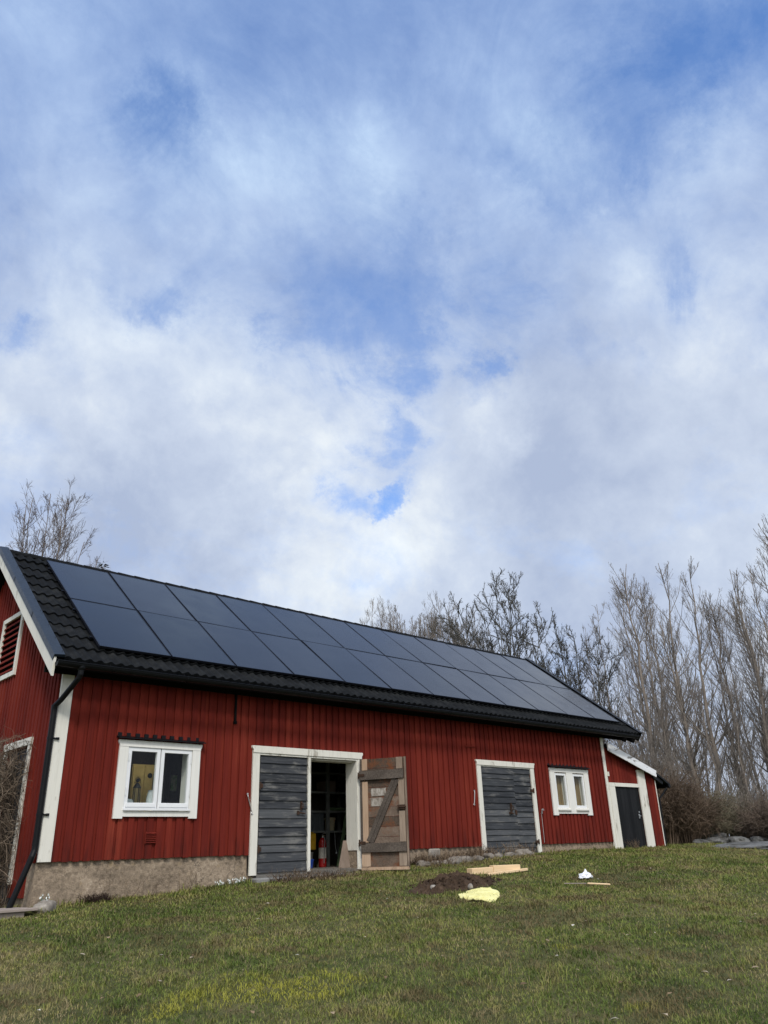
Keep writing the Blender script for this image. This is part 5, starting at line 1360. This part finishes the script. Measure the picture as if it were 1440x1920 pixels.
def snowdrops(cx, cy, wx, wy, n, label, hz=.1):
    mb = MB(); rd = random.Random(int(cx*100)+5)
    for k in range(n):
        x = cx+rd.uniform(-wx, wx); y = cy+rd.uniform(-wy, wy); z = gz(x, y)-.01; h = rd.uniform(.6, 1.2)*hz
        a = rd.uniform(0, 6.28); tx, ty = x+.02*math.cos(a), y+.02*math.sin(a)
        mb.tube([(x, y, z), (x, y, z+h), (tx, ty, z+h+.004)], .0018, 3, 0)
        for q in range(2):
            b2 = rd.uniform(0, 6.28); mb.add([(x-.004, y, z), (x+.004, y, z), (x+.03*math.cos(b2), y+.03*math.sin(b2), z+h*.9)], [(0, 1, 2)], 0)
        for q in range(3):
            b2 = a+q*2.09; mb.add([(tx, ty, z+h+.006), (tx+.010*math.cos(b2), ty+.010*math.sin(b2), z+h-.012), (tx+.005*math.cos(b2+1), ty+.005*math.sin(b2+1), z+h-.026), (tx+.010*math.cos(b2+2), ty+.010*math.sin(b2+2), z+h-.012)], [(0, 1, 2, 3)], 1)
    o = mb.build('snowdrops', [MT['leaf'], MT['petal']]); props(o, label, 'flowers', 'snowdrops along the barn')
snowdrops(2.78, -.14, .26, .06, 34, 'clump of white snowdrops at the plinth beside the wide door')
snowdrops(.13, -.10, .05, .03, 14, 'few white snowdrops by the stone at the left barn corner', .16)

# ------------------------------------------------------------------ grass
def make_grass():
    rg = np.random.default_rng(5); n = GRASS_N
    az = np.radians(rg.uniform(6, 84, n)); u = rg.uniform(0, 1, n); rr = 3.6+u**1.15*23.5
    x = CAM.x+rr*np.sin(az); y = CAM.y+rr*np.cos(az)
    keep = ~((x > -.02) & (x < L+.1) & (y > -.03)) & ~((x >= L) & (x < SX1+.05) & (y > -.05)) & (y < 7)
    keep &= ~((x > 3.15) & (x < 6.1) & (y > -.32))
    keep &= ~((((x-4.95-.2*(y+2.56))/.98)**2+((y+2.56)/.48)**2) < rg.uniform(.75, 1.05, n))
    keep &= ~((x < -.08) & (x > -2.6) & (y > -.43))
    dens = np.sin(x*2.3+1.1*np.sin(y*1.7))*np.sin(y*2.9+.8*np.sin(x*2.1))
    keep &= rg.uniform(0, 1, n) < (.80+.22*dens)
    x, y, rr = x[keep], y[keep], rr[keep]; n = len(x); z = ground_z(x, y)-.004
    tuft = 1.5*np.clip(np.sin(x*5.1+2*np.sin(y*3.3))*np.sin(y*6.3+1.7*np.sin(x*2.7)), 0, 1)
    h = rg.gamma(6, 1/6, n)*(.027+.016*tuft)*np.clip(.85+.012*rr, 0, 1.15)
    edge = np.clip(1-(-y-.03)/.35, 0, 1)*((x > 0) & (x < 16))
    h *= 1+.7*edge*rg.uniform(0, 1.4, n)
    a = rg.uniform(0, 6.283, n); lean = np.abs(rg.normal(.95, .45, n))
    wdt = rg.uniform(.0016, .0031, n)*np.clip(rr/6.5, 1, 2.3)
    dx, dy = np.cos(a), np.sin(a); sx, sy = -dy, dx
    tw = rg.normal(0, .5, n); sx2, sy2 = np.cos(a+1.57+tw), np.sin(a+1.57+tw)
    V = np.zeros((n, 5, 3))
    V[:, 0] = np.stack([x-sx*wdt, y-sy*wdt, z], -1); V[:, 1] = np.stack([x+sx*wdt, y+sy*wdt, z], -1)
    mx = x+dx*h*lean*.35; my = y+dy*h*lean*.35; mz = z+h*.62
    V[:, 2] = np.stack([mx+sx2*wdt*.85, my+sy2*wdt*.85, mz], -1); V[:, 3] = np.stack([mx-sx2*wdt*.85, my-sy2*wdt*.85, mz], -1)
    V[:, 4] = np.stack([x+dx*h*lean*1.15, y+dy*h*lean*1.15, z+h*np.clip(1.05-.25*lean, .45, 1)], -1)
    ix = np.arange(n)[:, None]*5
    me = bpy.data.meshes.new('grass')
    me.vertices.add(n*5); me.vertices.foreach_set('co', V.astype(np.float32).ravel())
    lp = np.concatenate([ix+np.array([[0, 1, 2, 3]]), ix+np.array([[3, 2, 4]])], 1).astype(np.int32)
    me.loops.add(n*7); me.loops.foreach_set('vertex_index', lp.ravel())
    me.polygons.add(n*2); ls = (np.arange(n)[:, None]*7+np.array([[0, 4]])).astype(np.int32); me.polygons.foreach_set('loop_start', ls.ravel())
    me.update(calc_edges=True)
    m, nt, b = mat('lawn_grass', .75, .15)
    p = position(nt); i = island(nt)
    big = noise(nt, p, .75, 5, .6, .4); mid = noise(nt, p, 3.2, 5, .6, .3); pat = noise(nt, vmath(nt, 'ADD', p, (13.7, 4.1, 0)), 1.5, 5, .62, .5)
    sml = noise(nt, p, 11, 4, .6, .2)
    t = math_(nt, 'MULTIPLY_ADD', math_(nt, 'SUBTRACT', big, .5), 1.9, .5)
    t = math_(nt, 'MULTIPLY_ADD', math_(nt, 'SUBTRACT', mid, .5), 1.5, t)
    t = math_(nt, 'MULTIPLY_ADD', math_(nt, 'SUBTRACT', sml, .5), 1.0, t)
    t = math_(nt, 'MULTIPLY_ADD', math_(nt, 'SUBTRACT', i, .5), .34, t)
    c = ramp(nt, t, [(.0, (.062, .096, .020)), (.30, (.135, .182, .040)), (.55, (.215, .240, .058)), (.8, (.315, .280, .100)), (1.05 if False else 1.0, (.36, .29, .16))])
    # straw coloured dead blades, more of them in some places
    dead = math_(nt, 'GREATER_THAN', math_(nt, 'FRACT', math_(nt, 'MULTIPLY', i, 17.31)), math_(nt, 'SUBTRACT', 1.16, math_(nt, 'MULTIPLY', pat, .62)))
    c = mixc(nt, dead, c, (.25, .205, .105))
    # brown worn places
    br = maprange(nt, math_(nt, 'MULTIPLY_ADD', math_(nt, 'SUBTRACT', mid, .5), .5, noise(nt, vmath(nt, 'ADD', p, (3.1, 9.9, 0)), 1.1, 5, .65, .6)), .51, .63, 0, .8)
    c = mixc(nt, br, c, (.16, .115, .062))
    # the dry trodden strip across the right of the lawn
    for sx_, sy_, sr_ in ((7.3, -2.3, .35), (7.6, -2.9, .4), (8.0, -3.5, .45), (8.6, -3.85, .45), (9.2, -4.2, .5), (9.8, -4.5, .5), (10.5, -4.8, .5), (13.2, -2.6, 1.0), (15.2, -2.4, 1.3), (-.75, -3.1, .5), (-1.3, -3.8, .5), (4.4, -.95, .6), (5.2, -1.1, .5), (3.6, -1.0, .4), (9.2, -.9, .5), (2.4, -5.3, .4), (.6, -6.7, .35)):
        dd_ = vmath(nt, 'DISTANCE', vmath(nt, 'MULTIPLY', p, (1, 1, 0)), (sx_, sy_, 0))
        c = mixc(nt, math_(nt, 'MULTIPLY', maprange(nt, dd_, sr_, 0, 0, .75), maprange(nt, mid, .35, .6)), c, (.27, .215, .115))
    # bare dark soil showing between the tufts
    mud = noise(nt, vmath(nt, 'ADD', p, (7.7, 31.0, 0)), 2.3, 6, .68, .5)
    c = mixc(nt, maprange(nt, math_(nt, 'MULTIPLY_ADD', math_(nt, 'SUBTRACT', sml, .5), .3, mud), .60, .70, 0, .6), c, (.075, .056, .03))
    # moss: a few patches where it has taken over the turf
    mn = noise(nt, vmath(nt, 'ADD', p, (21.1, 2.2, 0)), 1.9, 6, .66, .4)
    acc = None
    for mx_, my_, rd_, wt_ in ((.10, -5.35, .9, .30), (-.46, -5.06, .65, .25), (1.35, -4.4, .40, .18), (.15, -6.35, .35, .18), (.95, -3.55, .35, .18), (2.5, -6.1, .35, .12), (1.4, -7.4, .35, .14), (-.9, -5.2, .4, .08), (3.5, -3.9, .3, .18)):
        dd_ = vmath(nt, 'DISTANCE', vmath(nt, 'MULTIPLY', p, (1, 1, 0)), (mx_, my_, 0)); s_ = maprange(nt, dd_, rd_, 0, 0, wt_)
        acc = s_ if acc is None else math_(nt, 'ADD', acc, s_)
    mo = maprange(nt, math_(nt, 'ADD', math_(nt, 'MULTIPLY_ADD', math_(nt, 'SUBTRACT', mid, .5), .35, mn), acc), .61, .80, 0, .85)
    c = mixc(nt, mo, c, (.37, .36, .05))
    setc(nt, b, c)
    b.inputs['Subsurface Weight'].default_value = 0.0
    tr = N(nt, 'ShaderNodeBsdfTranslucent'); nt.links.new(c, tr.inputs[0])
    ms = N(nt, 'ShaderNodeMixShader'); ms.inputs[0].default_value = .22
    nt.links.new(b.outputs[0], ms.inputs[1]); nt.links.new(tr.outputs[0], ms.inputs[2])
    nt.links.new(ms.outputs[0], nt.nodes['Material Output'].inputs[0])
    me.materials.append(m)
    o = bpy.data.objects.new('grass', me); COL.objects.link(o); props(o, 'short worn lawn grass with moss and straw patches', 'grass', None, 'stuff')
GRASS_N = 900000
make_grass()
# leaf litter on the lawn
def litter():
    rg = np.random.default_rng(9); mb = MB()
    for k in range(230):
        a = R(rg.uniform(14, 74)); d = rg.uniform(5, 15); x, y = CAM.x+d*math.sin(a), CAM.y+d*math.cos(a)
        if y > -.4 or (3.8 < x < 6 and -3.2 < y < -2): continue
        z = gz(x, y)+rg.uniform(.02, .04); s = rg.uniform(.012, .032); b2 = rg.uniform(0, 6.28); c, q = math.cos(b2), math.sin(b2)
        loc = [(-1.1, 0, 0), (-.3, .55, .3), (.5, .5, .25), (1.1, 0, -.1), (.4, -.5, .3), (-.4, -.5, .4)]
        mb.add([(x+s*(u*c-v*q), y+s*(u*q+v*c), z+s*w*rg.uniform(.3, 1.3)) for u, v, w in loc], [(0, 1, 5), (1, 2, 4, 5), (2, 3, 4)])
    m, nt, b = mat('dry_leaves', .8, .15); setc(nt, b, ramp(nt, island(nt), [(0, (.09, .055, .03)), (.5, (.24, .17, .10)), (.8, (.40, .33, .24)), (1, (.55, .52, .46))]))
    o = mb.build('leaf_litter', m); props(o, 'scattered dry leaves and twigs on the lawn', 'leaf litter', None, 'stuff')
litter()
